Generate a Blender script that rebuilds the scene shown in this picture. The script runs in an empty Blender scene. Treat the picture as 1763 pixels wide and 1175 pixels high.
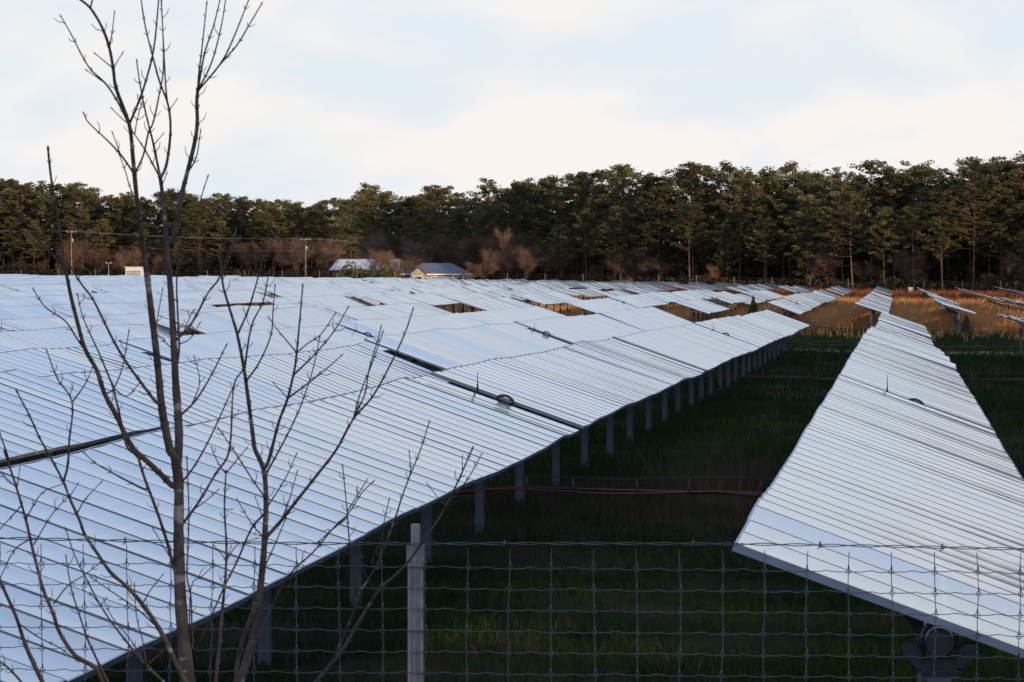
import bpy, math, random
import numpy as np
from mathutils import Vector, Matrix

R = math.radians
random.seed(7)
rng = np.random.default_rng(7)
sc = bpy.context.scene
col = sc.collection

# ------------------------------------------------------------------ camera
F_PX = 9000.0                       # focal length in photo pixels (photo 1763 x 1175)
CAM_H = 3.0
YAW = math.atan(666 / F_PX)         # rows run along +Y; the camera looks a little to their left
PITCH = math.atan(115.5 / F_PX)     # looking slightly down
cam_d = bpy.data.cameras.new('camera')
cam_d.sensor_width = 36
cam_d.lens = 36 * F_PX / 1763
cam_d.clip_start = 0.5
cam_d.clip_end = 12000
cam_d.dof.use_dof = True
cam_d.dof.focus_distance = 70
cam_d.dof.aperture_fstop = 48
cam = bpy.data.objects.new('camera', cam_d)
cam.location = (0, 0, CAM_H)
cam.rotation_euler = (math.pi / 2 - PITCH, 0, YAW)
col.objects.link(cam)
sc.camera = cam

# ------------------------------------------------------------------ sky, sun, exposure
SUN_EL, SUN_AZ = 8.0, 137.0          # azimuth clockwise from +Y
w = bpy.data.worlds.new('World')
sc.world = w
w.use_nodes = True
nt = w.node_tree
nt.nodes.clear()
def N(tree, kind, **kw):
    n = tree.nodes.new(kind)
    for k, v in kw.items():
        setattr(n, k, v)
    return n
out = N(nt, 'ShaderNodeOutputWorld')
bg = N(nt, 'ShaderNodeBackground')
sky = N(nt, 'ShaderNodeTexSky', sky_type='NISHITA', sun_disc=False)
sky.sun_elevation = R(SUN_EL)
sky.sun_rotation = R(SUN_AZ)
sky.air_density = 1.0
sky.dust_density = 0.6
sky.ozone_density = 1.5
tc = N(nt, 'ShaderNodeTexCoord')
mp = N(nt, 'ShaderNodeMapping')
mp.inputs['Scale'].default_value = (10, 10, 27)
mp.inputs['Rotation'].default_value = (0, R(6), 0)
no = N(nt, 'ShaderNodeTexNoise')
no.inputs['Scale'].default_value = 2.1
no.inputs['Detail'].default_value = 6
no.inputs['Roughness'].default_value = 0.5
no.inputs['Distortion'].default_value = 0.35
rp = N(nt, 'ShaderNodeValToRGB')
rp.color_ramp.elements[0].position = 0.34
rp.color_ramp.elements[0].color = (0.05, 0.05, 0.05, 1)
rp.color_ramp.elements[1].position = 0.54
rp.color_ramp.elements[1].color = (1.0, 1.0, 1.0, 1)
mx = N(nt, 'ShaderNodeMix', data_type='RGBA')
SKY_CLOUD = (8.25, 7.9, 7.65, 1)
mx.inputs['B'].default_value = SKY_CLOUD
blue = N(nt, 'ShaderNodeMix', data_type='RGBA')      # a thin high veil over the clear sky
veil = N(nt, 'ShaderNodeValToRGB')                   # pale near the horizon, deepening to blue higher up
veil.color_ramp.interpolation = 'EASE'
veil.color_ramp.elements[0].position = 0.03; veil.color_ramp.elements[0].color = (0.478, 0.532, 0.578, 1)
veil.color_ramp.elements[1].position = 0.15; veil.color_ramp.elements[1].color = (0.45, 0.585, 0.86, 1)
vs = N(nt, 'ShaderNodeVectorMath', operation='SCALE'); vs.inputs['Scale'].default_value = 14.0
sz = N(nt, 'ShaderNodeSeparateXYZ'); hz = N(nt, 'ShaderNodeMapRange')         # thicker towards the horizon, as haze is
hz.inputs['From Min'].default_value = 0.0; hz.inputs['From Max'].default_value = 0.4
hz.inputs['To Min'].default_value = 1.0; hz.inputs['To Max'].default_value = 0.45
nt.links.new(tc.outputs['Generated'], sz.inputs[0]); nt.links.new(sz.outputs['Z'], hz.inputs['Value']); nt.links.new(sz.outputs['Z'], veil.inputs['Fac']); nt.links.new(veil.outputs['Color'], vs.inputs[0]); nt.links.new(vs.outputs[0], blue.inputs['B']); nt.links.new(hz.outputs['Result'], blue.inputs['Factor'])
nt.links.new(tc.outputs['Generated'], mp.inputs['Vector'])
nt.links.new(mp.outputs['Vector'], no.inputs['Vector'])
nt.links.new(no.outputs['Fac'], rp.inputs['Fac'])
cz = N(nt, 'ShaderNodeMapRange')                      # cloud banks thin out overhead
cz.inputs['From Min'].default_value = 0.03; cz.inputs['From Max'].default_value = 0.15; cz.inputs['To Min'].default_value = 1.0; cz.inputs['To Max'].default_value = 0.25
cm = N(nt, 'ShaderNodeMath', operation='MULTIPLY')
nt.links.new(sz.outputs['Z'], cz.inputs['Value']); nt.links.new(rp.outputs['Color'], cm.inputs[0]); nt.links.new(cz.outputs['Result'], cm.inputs[1])
nt.links.new(cm.outputs[0], mx.inputs['Factor'])
nt.links.new(sky.outputs['Color'], blue.inputs['A'])
nt.links.new(blue.outputs['Result'], mx.inputs['A'])
nt.links.new(mx.outputs['Result'], bg.inputs['Color'])
bg.inputs['Strength'].default_value = 0.1
nt.links.new(bg.outputs[0], out.inputs[0])

sun_d = bpy.data.lights.new('sun', 'SUN')
sun_d.energy = 5.0
sun_d.angle = R(0.5)
sun_d.color = (1.0, 0.68, 0.40)
sun = bpy.data.objects.new('sun', sun_d)
to_sun = Vector((math.sin(R(SUN_AZ)) * math.cos(R(SUN_EL)), math.cos(R(SUN_AZ)) * math.cos(R(SUN_EL)), math.sin(R(SUN_EL))))
sun.rotation_euler = to_sun.to_track_quat('Z', 'Y').to_euler()
sun.location = (40, -20, 60)
col.objects.link(sun)

sc.view_settings.view_transform = 'Standard'
sc.view_settings.look = 'None'
sc.view_settings.exposure = 0.2
sc.view_settings.gamma = 1.0
sc.view_settings.use_curve_mapping = False

# ------------------------------------------------------------------ helpers
FWD = Vector((-math.sin(YAW) * math.cos(PITCH), math.cos(YAW) * math.cos(PITCH), -math.sin(PITCH)))
RGT = Vector((math.cos(YAW), math.sin(YAW), 0))
UP = RGT.cross(FWD)
def at(px, py, depth):
    """point on the sight line of a photo pixel at a depth (from what it stands on)"""
    return Vector((0, 0, CAM_H)) + (FWD + RGT * ((px - 881.5) / F_PX) + UP * ((587.5 - py) / F_PX)) * depth
def px_of_xy(x, y):
    d = Vector((x, y, 0))
    f2 = Vector((-math.sin(YAW), math.cos(YAW), 0))
    return 881.5 + F_PX * d.dot(RGT) / max(d.dot(f2), 1e-3)

def sm(a, b, t):
    t = np.clip((t - a) / (b - a), 0, 1)
    return t * t * (3 - 2 * t)
def ground_z(x, y):
    x = np.asarray(x, float); y = np.asarray(y, float)
    z = 1.45 * (1 - sm(4, 13, y))
    far = sm(60, 260, y)
    left = 1.75 * np.tanh(0.02 * np.clip(-x, 0, None) / 1.75)
    right = -0.010 * np.clip(x, 0, 25)
    z = z - 0.45 * sm(60, 230, y) + far * (left + right)
    z = z + 0.03 * np.sin(x * 0.9 + 1.3) * np.sin(y * 0.37) * sm(14, 20, y) + 0.02 * np.sin(x * 2.3) * np.sin(y * 1.1 + .5) * sm(14, 20, y)
    return z
def gz(x, y):
    return float(ground_z(x, y))

class MB:
    """collects vertices and faces, then links them as one mesh object"""
    def __init__(s):
        s.v = []; s.f = []; s.m = []; s.sm = []
    def face(s, pts, mat=0, smooth=False):
        i = len(s.v); s.v += [tuple(p) for p in pts]
        s.f.append(tuple(range(i, i + len(pts)))); s.m.append(mat); s.sm.append(smooth)
    def box(s, c, d, mat=0, M=None):
        i = len(s.v)
        for sx, sy, sz in ((-1,-1,-1),(1,-1,-1),(1,1,-1),(-1,1,-1),(-1,-1,1),(1,-1,1),(1,1,1),(-1,1,1)):
            p = Vector((c[0] + sx*d[0]/2, c[1] + sy*d[1]/2, c[2] + sz*d[2]/2))
            s.v.append(tuple(M @ p if M else p))
        for q in ((0,3,2,1),(4,5,6,7),(0,1,5,4),(1,2,6,5),(2,3,7,6),(3,0,4,7)):
            s.f.append(tuple(i + k for k in q)); s.m.append(mat); s.sm.append(False)
    def tube(s, pts, rad, n=6, mat=0, caps=True, smooth=True):
        pts = [Vector(p) for p in pts]
        if not hasattr(rad, '__len__'): rad = [rad] * len(pts)
        i0 = len(s.v)
        ref = None
        for k, p in enumerate(pts):
            t = (pts[min(k+1, len(pts)-1)] - pts[max(k-1, 0)])
            t = t.normalized() if t.length > 1e-9 else Vector((0,0,1))
            if ref is None:
                ref = Vector((1,0,0)) if abs(t.x) < .8 else Vector((0,1,0))
            a = (ref - t * ref.dot(t)).normalized(); ref = a
            b = t.cross(a)
            for j in range(n):
                an = 2 * math.pi * j / n
                s.v.append(tuple(p + (a * math.cos(an) + b * math.sin(an)) * rad[k]))
        for k in range(len(pts) - 1):
            for j in range(n):
                s.f.append((i0 + k*n + j, i0 + k*n + (j+1) % n, i0 + (k+1)*n + (j+1) % n, i0 + (k+1)*n + j)); s.m.append(mat); s.sm.append(smooth)
        if caps:
            s.f.append(tuple(i0 + j for j in reversed(range(n)))); s.m.append(mat); s.sm.append(False)
            e = i0 + (len(pts) - 1) * n
            s.f.append(tuple(e + j for j in range(n))); s.m.append(mat); s.sm.append(False)
    def mesh(s, name, mats):
        me = bpy.data.meshes.new(name)
        me.from_pydata(s.v, [], s.f)
        for m in mats: me.materials.append(m)
        me.polygons.foreach_set('material_index', s.m)
        me.polygons.foreach_set('use_smooth', s.sm)
        me.update()
        return me

def link(name, me, parent=None, loc=None, rot=None, M=None):
    o = bpy.data.objects.new(name, me)
    col.objects.link(o)
    if parent is not None: o.parent = parent
    if M is not None: o.matrix_basis = M
    if loc is not None: o.location = loc
    if rot is not None: o.rotation_euler = rot
    return o
def tag(o, label=None, cat=None, group=None, kind=None):
    if label: o['label'] = label
    if cat: o['category'] = cat
    if group: o['group'] = group
    if kind: o['kind'] = kind
    return o
def empty(name, loc, rz=0):
    o = link(name, None, loc=loc)
    o.rotation_euler.z = rz
    o.empty_display_size = 0.2
    return o
def np_mesh(name, verts, faces, mats, smooth=False, midx=None):
    """verts (n,3), faces (m,k) numpy"""
    me = bpy.data.meshes.new(name)
    k = faces.shape[1]
    me.vertices.add(len(verts)); me.vertices.foreach_set('co', np.ascontiguousarray(verts, np.float32).ravel())
    me.loops.add(faces.size); me.loops.foreach_set('vertex_index', np.ascontiguousarray(faces, np.int32).ravel())
    me.polygons.add(len(faces))
    me.polygons.foreach_set('loop_start', np.arange(0, faces.size, k, dtype=np.int32))
    me.polygons.foreach_set('loop_total', np.full(len(faces), k, np.int32))
    for m in mats: me.materials.append(m)
    if midx is not None: me.polygons.foreach_set('material_index', midx)
    me.polygons.foreach_set('use_smooth', np.full(len(faces), smooth))
    me.update(calc_edges=True)
    me.validate()
    return me

# ------------------------------------------------------------------ materials
def mat(name, base, rough=0.6, metal=0.0, var=None, scale=5.0, detail=4, bump=0.0, bscale=None, coords='Object', rnd=0.0, spec=0.5, ramp=None, trans=0.0):
    """principled material; var = second colour mixed by noise; rnd = per-object brightness spread"""
    m = bpy.data.materials.new(name); m.use_nodes = True
    t = m.node_tree; t.nodes.clear()
    o = N(t, 'ShaderNodeOutputMaterial'); b = N(t, 'ShaderNodeBsdfPrincipled')
    b.inputs['Roughness'].default_value = rough; b.inputs['Metallic'].default_value = metal
    b.inputs['Specular IOR Level'].default_value = spec
    b.inputs['Base Color'].default_value = (*base, 1)
    c = N(t, 'ShaderNodeTexCoord')
    last = None
    if var:
        n = N(t, 'ShaderNodeTexNoise'); n.inputs['Scale'].default_value = scale; n.inputs['Detail'].default_value = detail
        t.links.new(c.outputs[coords], n.inputs['Vector'])
        r = N(t, 'ShaderNodeValToRGB')
        lo, hi = ramp or (0.35, 0.65)
        r.color_ramp.elements[0].position = lo; r.color_ramp.elements[0].color = (*base, 1)
        r.color_ramp.elements[1].position = hi; r.color_ramp.elements[1].color = (*var, 1)
        t.links.new(n.outputs['Fac'], r.inputs['Fac'])
        last = r.outputs['Color']
    if rnd:
        oi = N(t, 'ShaderNodeObjectInfo'); mr = N(t, 'ShaderNodeMapRange')
        mr.inputs['To Min'].default_value = 1 - rnd; mr.inputs['To Max'].default_value = 1 + rnd
        t.links.new(oi.outputs['Random'], mr.inputs['Value'])
        hs = N(t, 'ShaderNodeHueSaturation')
        if last is not None: t.links.new(last, hs.inputs['Color'])
        else: hs.inputs['Color'].default_value = (*base, 1)
        t.links.new(mr.outputs['Result'], hs.inputs['Value'])
        last = hs.outputs['Color']
    if last is not None: t.links.new(last, b.inputs['Base Color'])
    if bump:
        n2 = N(t, 'ShaderNodeTexNoise'); n2.inputs['Scale'].default_value = bscale or scale * 3; n2.inputs['Detail'].default_value = 5
        t.links.new(c.outputs[coords], n2.inputs['Vector'])
        bp = N(t, 'ShaderNodeBump'); bp.inputs['Strength'].default_value = bump; bp.inputs['Distance'].default_value = 0.02
        t.links.new(n2.outputs['Fac'], bp.inputs['Height']); t.links.new(bp.outputs['Normal'], b.inputs['Normal'])
    if trans:
        tr = N(t, 'ShaderNodeBsdfTranslucent'); ms = N(t, 'ShaderNodeMixShader'); ms.inputs[0].default_value = trans
        if last is not None: t.links.new(last, tr.inputs['Color'])
        else: tr.inputs['Color'].default_value = (*base, 1)
        t.links.new(b.outputs[0], ms.inputs[1]); t.links.new(tr.outputs[0], ms.inputs[2]); t.links.new(ms.outputs[0], o.inputs[0])
    else:
        t.links.new(b.outputs[0], o.inputs[0])
    return m

def glass_mat():
    m = bpy.data.materials.new('solar_glass'); m.use_nodes = True
    t = m.node_tree; t.nodes.clear()
    o = N(t, 'ShaderNodeOutputMaterial'); b = N(t, 'ShaderNodeBsdfPrincipled')
    c = N(t, 'ShaderNodeTexCoord'); sx = N(t, 'ShaderNodeSeparateXYZ')
    t.links.new(c.outputs['Object'], sx.inputs[0])
    # cell rows: thin lines every 0.163 m across the chord, a wider one where the half cells meet
    def stripe(period, width):
        a = N(t, 'ShaderNodeMath', operation='PINGPONG'); a.inputs[1].default_value = period / 2
        t.links.new(sx.outputs['X'], a.inputs[0])
        l = N(t, 'ShaderNodeMath', operation='LESS_THAN'); l.inputs[1].default_value = width / 2
        t.links.new(a.outputs[0], l.inputs[0]); return l
    s1 = stripe(0.163, 0.004)
    ab = N(t, 'ShaderNodeMath', operation='ABSOLUTE'); t.links.new(sx.outputs['X'], ab.inputs[0])
    s2 = N(t, 'ShaderNodeMath', operation='LESS_THAN'); s2.inputs[1].default_value = 0.011; t.links.new(ab.outputs[0], s2.inputs[0])
    m1 = N(t, 'ShaderNodeMix', data_type='RGBA'); m1.inputs['A'].default_value = (0.012, 0.017, 0.034, 1); m1.inputs['B'].default_value = (0.10, 0.11, 0.13, 1)
    t.links.new(s1.outputs[0], m1.inputs['Factor'])
    m2 = N(t, 'ShaderNodeMix', data_type='RGBA'); m2.inputs['B'].default_value = (0.16, 0.17, 0.19, 1)
    t.links.new(s2.outputs[0], m2.inputs['Factor']); t.links.new(m1.outputs['Result'], m2.inputs['A'])
    # thin film of dust, uneven
    n = N(t, 'ShaderNodeTexNoise'); n.inputs['Scale'].default_value = 1.7; n.inputs['Detail'].default_value = 6
    t.links.new(c.outputs['Object'], n.inputs['Vector'])
    mr = N(t, 'ShaderNodeMapRange'); mr.inputs['From Min'].default_value = .3; mr.inputs['From Max'].default_value = .7
    mr.inputs['To Min'].default_value = 0.02; mr.inputs['To Max'].default_value = 0.08
    t.links.new(n.outputs['Fac'], mr.inputs['Value'])
    m3 = N(t, 'ShaderNodeMix', data_type='RGBA'); m3.inputs['B'].default_value = (0.5, 0.5, 0.5, 1)
    t.links.new(mr.outputs['Result'], m3.inputs['Factor']); t.links.new(m2.outputs['Result'], m3.inputs['A'])
    t.links.new(m3.outputs['Result'], b.inputs['Base Color'])
    rr = N(t, 'ShaderNodeMapRange'); rr.inputs['From Min'].default_value = .3; rr.inputs['From Max'].default_value = .7
    rr.inputs['To Min'].default_value = 0.065; rr.inputs['To Max'].default_value = 0.10
    t.links.new(n.outputs['Fac'], rr.inputs['Value']); t.links.new(rr.outputs['Result'], b.inputs['Roughness'])
    b.inputs['Specular IOR Level'].default_value = 0.0
    # anti-reflective coating: the glass mirrors the sky with a blue cast
    gl = N(t, 'ShaderNodeBsdfAnisotropic'); gl.inputs['Color'].default_value = (0.86, 0.93, 1.0, 1)
    t.links.new(rr.outputs['Result'], gl.inputs['Roughness'])
    fr_ = N(t, 'ShaderNodeFresnel'); fr_.inputs['IOR'].default_value = 1.95
    ms = N(t, 'ShaderNodeMixShader')
    t.links.new(fr_.outputs[0], ms.inputs[0]); t.links.new(b.outputs[0], ms.inputs[1]); t.links.new(gl.outputs[0], ms.inputs[2])
    t.links.new(ms.outputs[0], o.inputs[0])
    return m

M_GLASS = glass_mat()
M_FRAME = mat('anodised_frame', (0.26, 0.31, 0.40), 0.4, 0.7, var=(0.20, 0.25, 0.33), scale=3)
M_BACK = mat('white_backsheet', (0.55, 0.56, 0.58), 0.6)
M_GALV = mat('galvanised_steel', (0.080, 0.108, 0.145), 0.55, 0.2, var=(0.048, 0.068, 0.092), scale=9, bump=.1)
M_GALV2 = mat('galvanised_tube', (0.42, 0.43, 0.45), 0.5, 0.6, var=(0.3, 0.31, 0.33), scale=6)
M_DARK = mat('dark_cast_metal', (0.05, 0.05, 0.055), 0.6, 0.5, var=(0.09, 0.085, 0.08), scale=20)
M_CAST = mat('dull_cast_bearing', (0.030, 0.038, 0.048), 0.5, 0.4, var=(0.018, 0.022, 0.028), scale=14, bump=.2)
M_BLACK = mat('black_cable', (0.012, 0.012, 0.013), 0.6)
M_RED = mat('red_coated_steel', (0.13, 0.012, 0.016), 0.5, var=(0.075, 0.009, 0.012), scale=4)

# ------------------------------------------------------------------ ground
def ground_material():
    m = bpy.data.materials.new('field_ground'); m.use_nodes = True
    t = m.node_tree; t.nodes.clear()
    o = N(t, 'ShaderNodeOutputMaterial'); b = N(t, 'ShaderNodeBsdfPrincipled')
    g = N(t, 'ShaderNodeNewGeometry'); sx = N(t, 'ShaderNodeSeparateXYZ'); t.links.new(g.outputs['Position'], sx.inputs[0])
    def noise(sc_, lo, hi, det=6):
        n = N(t, 'ShaderNodeTexNoise'); n.inputs['Scale'].default_value = sc_; n.inputs['Detail'].default_value = det
        t.links.new(g.outputs['Position'], n.inputs['Vector'])
        r = N(t, 'ShaderNodeMapRange'); r.inputs['From Min'].default_value = lo; r.inputs['From Max'].default_value = hi
        t.links.new(n.outputs['Fac'], r.inputs['Value']); return n, r
    def mixc(f, a, bb):
        x = N(t, 'ShaderNodeMix', data_type='RGBA')
        if f is not None: t.links.new(f, x.inputs['Factor'])
        for k, v in (('A', a), ('B', bb)):
            if isinstance(v, tuple): x.inputs[k].default_value = (*v, 1)
            else: t.links.new(v, x.inputs[k])
        return x.outputs['Result']
    _, a1 = noise(0.35, .42, .6); _, a2 = noise(3.0, .3, .7); nb, a3 = noise(14, .3, .7)
    green = mixc(a2.outputs['Result'], (0.0045, 0.013, 0.004), (0.010, 0.024, 0.007))
    brown = mixc(a3.outputs['Result'], (0.012, 0.011, 0.008), (0.028, 0.023, 0.016))
    near = mixc(a1.outputs['Result'], green, brown)
    straw = mixc(a2.outputs['Result'], (0.10, 0.065, 0.030), (0.22, 0.145, 0.065))
    # the grass changes to straw past the end of the first block, with a ragged border
    nn, _ = noise(0.08, .3, .7)
    ad = N(t, 'ShaderNodeMath', operation='MULTIPLY_ADD'); ad.inputs[1].default_value = 24; t.links.new(nn.outputs['Fac'], ad.inputs[0]); t.links.new(sx.outputs['Y'], ad.inputs[2])
    r2 = N(t, 'ShaderNodeMapRange'); r2.inputs['From Min'].default_value = 312; r2.inputs['From Max'].default_value = 345; t.links.new(ad.outputs[0], r2.inputs['Value'])
    f = mixc(r2.outputs['Result'], near, straw)
    # packed track between the blocks
    tr = N(t, 'ShaderNodeMath', operation='COMPARE'); tr.inputs[1].default_value = 243; tr.inputs[2].default_value = 4.0; t.links.new(ad.outputs[0], tr.inputs[0])
    f2 = mixc(tr.outputs[0], f, (0.13, 0.11, 0.085))
    # woodland floor
    r3 = N(t, 'ShaderNodeMapRange'); r3.inputs['From Min'].default_value = 850; r3.inputs['From Max'].default_value = 875; t.links.new(sx.outputs['Y'], r3.inputs['Value'])
    f3 = mixc(r3.outputs['Result'], f2, (0.05, 0.038, 0.024))
    t.links.new(f3, b.inputs['Base Color']); b.inputs['Roughness'].default_value = 0.95; b.inputs['Specular IOR Level'].default_value = 0.02
    bp = N(t, 'ShaderNodeBump'); bp.inputs['Strength'].default_value = .8; bp.inputs['Distance'].default_value = .06
    t.links.new(nb.outputs['Fac'], bp.inputs['Height']); t.links.new(bp.outputs['Normal'], b.inputs['Normal'])
    t.links.new(b.outputs[0], o.inputs[0]); return m

xs = np.unique(np.concatenate([np.linspace(-2600, -160, 18), np.linspace(-160, 40, 201), np.linspace(40, 2600, 20)]))
ys = np.unique(np.concatenate([np.linspace(-1200, -4, 12), np.linspace(-4, 60, 65), np.linspace(60, 330, 136), np.linspace(330, 900, 80), np.linspace(900, 6000, 20)]))
GX, GY = np.meshgrid(xs, ys)
GV = np.stack([GX.ravel(), GY.ravel(), ground_z(GX, GY).ravel()], 1)
ii = np.arange(len(ys) - 1)[:, None] * len(xs) + np.arange(len(xs) - 1)[None, :]
GF = np.stack([ii, ii + 1, ii + 1 + len(xs), ii + len(xs)], -1).reshape(-1, 4)
tag(link('ground', np_mesh('ground', GV, GF, [ground_material()], True)), kind='structure')

# ------------------------------------------------------------------ solar tables
CHORD, MOD_W, PITCH_M, BAY_GAP = 2.0, 0.948, 0.972, 0.055
BAYS = [3, 7, 7, 7, 7, 7, 3]
TABLE = 41.0
ROW0_X, ROW_P = 0.18, 5.02
TUBE_H, PLANE = 1.36, 0.105

def module_geo(sag, ny=4, nx=2):
    """one framed module, top face at z = 0, chord along x; returns verts, faces, material index"""
    mb = MB()
    hx, hy, r = CHORD / 2, MOD_W / 2, 0.011
    gx = np.linspace(-hx + r, hx - r, nx + 1); gy = np.linspace(-hy + r, hy - r, ny + 1)
    i0 = len(mb.v)
    for a in gx:
        for b in gy:
            u = b / (hy - r); q = a / (hx - r)
            mb.v.append((a, b, -0.0015 - sag * (1 - u * u) * (1 - .5 * q * q)))
    for i in range(nx):
        for j in range(ny):
            p = i0 + i * (ny + 1) + j
            mb.f.append((p, p + ny + 1, p + ny + 2, p + 1)); mb.m.append(0); mb.sm.append(True)
    o = [(-hx, -hy), (hx, -hy), (hx, hy), (-hx, hy)]; n = [(-hx + r, -hy + r), (hx - r, -hy + r), (hx - r, hy - r), (-hx + r, hy - r)]
    for k in range(4):
        a, b = o[k], o[(k+1) % 4]; c, d = n[(k+1) % 4], n[k]
        mb.face([(*a, 0), (*b, 0), (*c, 0), (*d, 0)], 1)
        mb.face([(*a, -.038), (*b, -.038), (*b, 0), (*a, 0)], 1)
    mb.face([(*o[3], -.034), (*o[2], -.034), (*o[1], -.034), (*o[0], -.034)], 2)
    return mb
MOD_MESHES = [module_geo(s).mesh('module', [M_GLASS, M_FRAME, M_BACK]) for s in (0.0050, 0.0064, 0.0076, 0.0090, 0.0056, 0.0070)]

MOD_FLAT = [module_geo(s).mesh('module', [M_GLASS, M_FRAME, M_BACK]) for s in (0.0026, 0.0034, 0.0044, 0.0038, 0.0054)]

def module_ys():
    """module centres along a table (from its start) and the pile positions between the bays"""
    y = 0.16; cs, ps = [], []
    for bi, nb in enumerate(BAYS):
        for k in range(nb):
            cs.append(y + PITCH_M / 2); y += PITCH_M
        if bi < len(BAYS) - 1:
            ps.append(y + BAY_GAP / 2); y += BAY_GAP
    return np.array(cs), np.array(ps), y
MOD_Y, PILE_Y, TAB_LEN = module_ys()

def wave(rs, amp=0.018, twist=0.35):
    """height offset, slope and twist for each module from uneven piles"""
    kn = np.concatenate([[0], PILE_Y, [TAB_LEN]])
    h = rs.normal(0, amp, len(kn)); tw = rs.normal(0, twist, len(kn))
    # the tube bows a little between piles
    fine = np.linspace(0, TAB_LEN, 400)
    hh = np.interp(fine, kn, h)
    ph = np.interp(fine, kn, np.arange(len(kn)))
    hh = hh - 0.012 * np.sin(np.pi * (ph % 1)) ** 2
    sl = np.gradient(hh, fine)
    return (np.interp(MOD_Y, fine, hh), np.interp(MOD_Y, fine, sl) , np.interp(MOD_Y, kn, tw), h[1:-1])

# shared pieces
def pile_mesh(h, name='pile'):
    mb = MB()
    fw, dp, tf, tw_ = 0.105, 0.15, 0.008, 0.007
    z0, z1 = -0.35, h
    for s in (-1, 1):
        mb.box((0, s * dp / 2, (z0 + z1) / 2), (fw, tf, z1 - z0))
    mb.box((0, 0, (z0 + z1) / 2), (tw_, dp - tf - .002, z1 - z0))
    return mb.mesh(name, [M_GALV])
PILE_H = TUBE_H - 0.17
ME_PILE = pile_mesh(PILE_H)

def bearing_mesh():
    """saddle on the pile top: flared plates and a ring round the torque tube (tube axis at origin)"""
    mb = MB()
    ring = [(0.074 * math.cos(a), 0, 0.074 * math.sin(a)) for a in np.linspace(R(-35), R(215), 15)]
    mb.tube(ring, 0.012, 6)
    for s in (-1, 1):
        mb.box((0, s * 0.066, -0.20), (0.16, 0.008, 0.22))
        # flared cheek plates either side of the tube
        for q in (-1, 1):
            pl = [(q*.060, s*.071, -.13), (q*.10, s*.071, -.13), (q*.16, s*.071, -.06), (q*.165, s*.071, -.02), (q*.125, s*.071, -.02), (q*.088, s*.071, -.04)]
            mb.face(pl if q * s < 0 else pl[::-1], 0)
            mb.face([(v[0], v[1] - s * .006, v[2]) for v in (pl[::-1] if q * s < 0 else pl)], 0)
    mb.box((0, 0, -0.145), (0.20, 0.15, 0.012))
    for sx in (-1, 1):
        for s in (-1, 1):
            mb.tube([(sx*.05, s*.07, -.22), (sx*.05, s*.088, -.22)], .012, 6)
    return mb.mesh('bearing', [M_CAST])
ME_BEAR = bearing_mesh()
def hoop_mesh():
    mb = MB()
    pts = [(0.135 * math.cos(a), 0, 0.135 * math.sin(a)) for a in np.linspace(R(-20), R(200), 17)]
    mb.tube(pts, 0.018, 6)
    return mb.mesh('bearing_hoop', [M_DARK])
ME_HOOP = hoop_mesh()
def antenna_mesh():
    mb = MB()
    mb.tube([(0, 0, -.1), (0, 0, .02)], .014, 6); mb.tube([(0, 0, .02), (0, 0, .06)], .010, 6); mb.tube([(0, 0, .06), (0, 0, .21)], [.006, .0035], 5)
    return mb.mesh('antenna', [M_BLACK])
ME_ANT = antenna_mesh()
def tube_mesh(L):
    mb = MB()
    n, r0, r1 = 16, .0635, .058
    for (ra, rb, ya, yb, flip) in ((r0, r0, 0, L, 0), (r1, r1, 0, L, 1), (r0, r1, 0, 0, 1), (r0, r1, L, L, 0)):
        for j in range(n):
            a, b = 2*math.pi*j/n, 2*math.pi*(j+1)/n
            q = [(ra*math.cos(a), ya, ra*math.sin(a)), (ra*math.cos(b), ya, ra*math.sin(b)), (rb*math.cos(b), yb, rb*math.sin(b)), (rb*math.cos(a), yb, rb*math.sin(a))]
            mb.face(q if not flip else q[::-1], 0, ya != yb)
    for ye in (.012, L - .012):                              # black plugs put in so the hollow tube ends read dark
        mb.face([(r1 * math.cos(2*math.pi*j/n), ye, r1 * math.sin(2*math.pi*j/n)) for j in range(n)], 1)
    return mb.mesh('torque_tube', [M_CAST, M_BLACK])
ME_TUBE = tube_mesh(TAB_LEN + 0.28)
def rail_mesh():
    """clamp rail under a module seam: hat section across the tube"""
    mb = MB()
    mb.box((0, 0, -0.056), (0.86, 0.05, 0.034)); mb.box((0, 0, -0.10), (0.10, 0.06, 0.05))
    return mb.mesh('clamp_rail', [M_GALV2])
ME_RAIL = rail_mesh()

# joined arrays for tables whose modules are too small to tell apart
def array_mesh(seed, sags=(0.004, 0.0055, 0.007), jit=.2, bias=0.0):
    rs = np.random.default_rng(seed)
    h, sl, tw, _ = wave(rs)
    V, Fc, Mi, Sm = [], [], [], []
    base = [module_geo(s, 3, 1) for s in sags]
    for i, y in enumerate(MOD_Y):
        g = base[rs.integers(3)]
        M = Matrix.Translation((0, y - TAB_LEN / 2, h[i])) @ Matrix.Rotation(R(tw[i]), 4, 'Y') @ Matrix.Rotation(sl[i] + R(rs.normal(bias, jit)), 4, 'X') @ Matrix.Translation((0, 0, PLANE))
        o = len(V)
        V += [tuple(M @ Vector(v)) for v in g.v]; Fc += [tuple(o + k for k in f) for f in g.f]; Mi += g.m; Sm += g.sm
    mb = MB(); mb.v, mb.f, mb.m, mb.sm = V, Fc, Mi, Sm
    return mb.mesh('module_array', [M_GLASS, M_FRAME, M_BACK])
ARRAYS = [array_mesh(100 + k) for k in range(9)]
ARRAYS_FLAT = [array_mesh(140 + k, (0.002, 0.003, 0.004), .2, .6) for k in range(5)]

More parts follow.
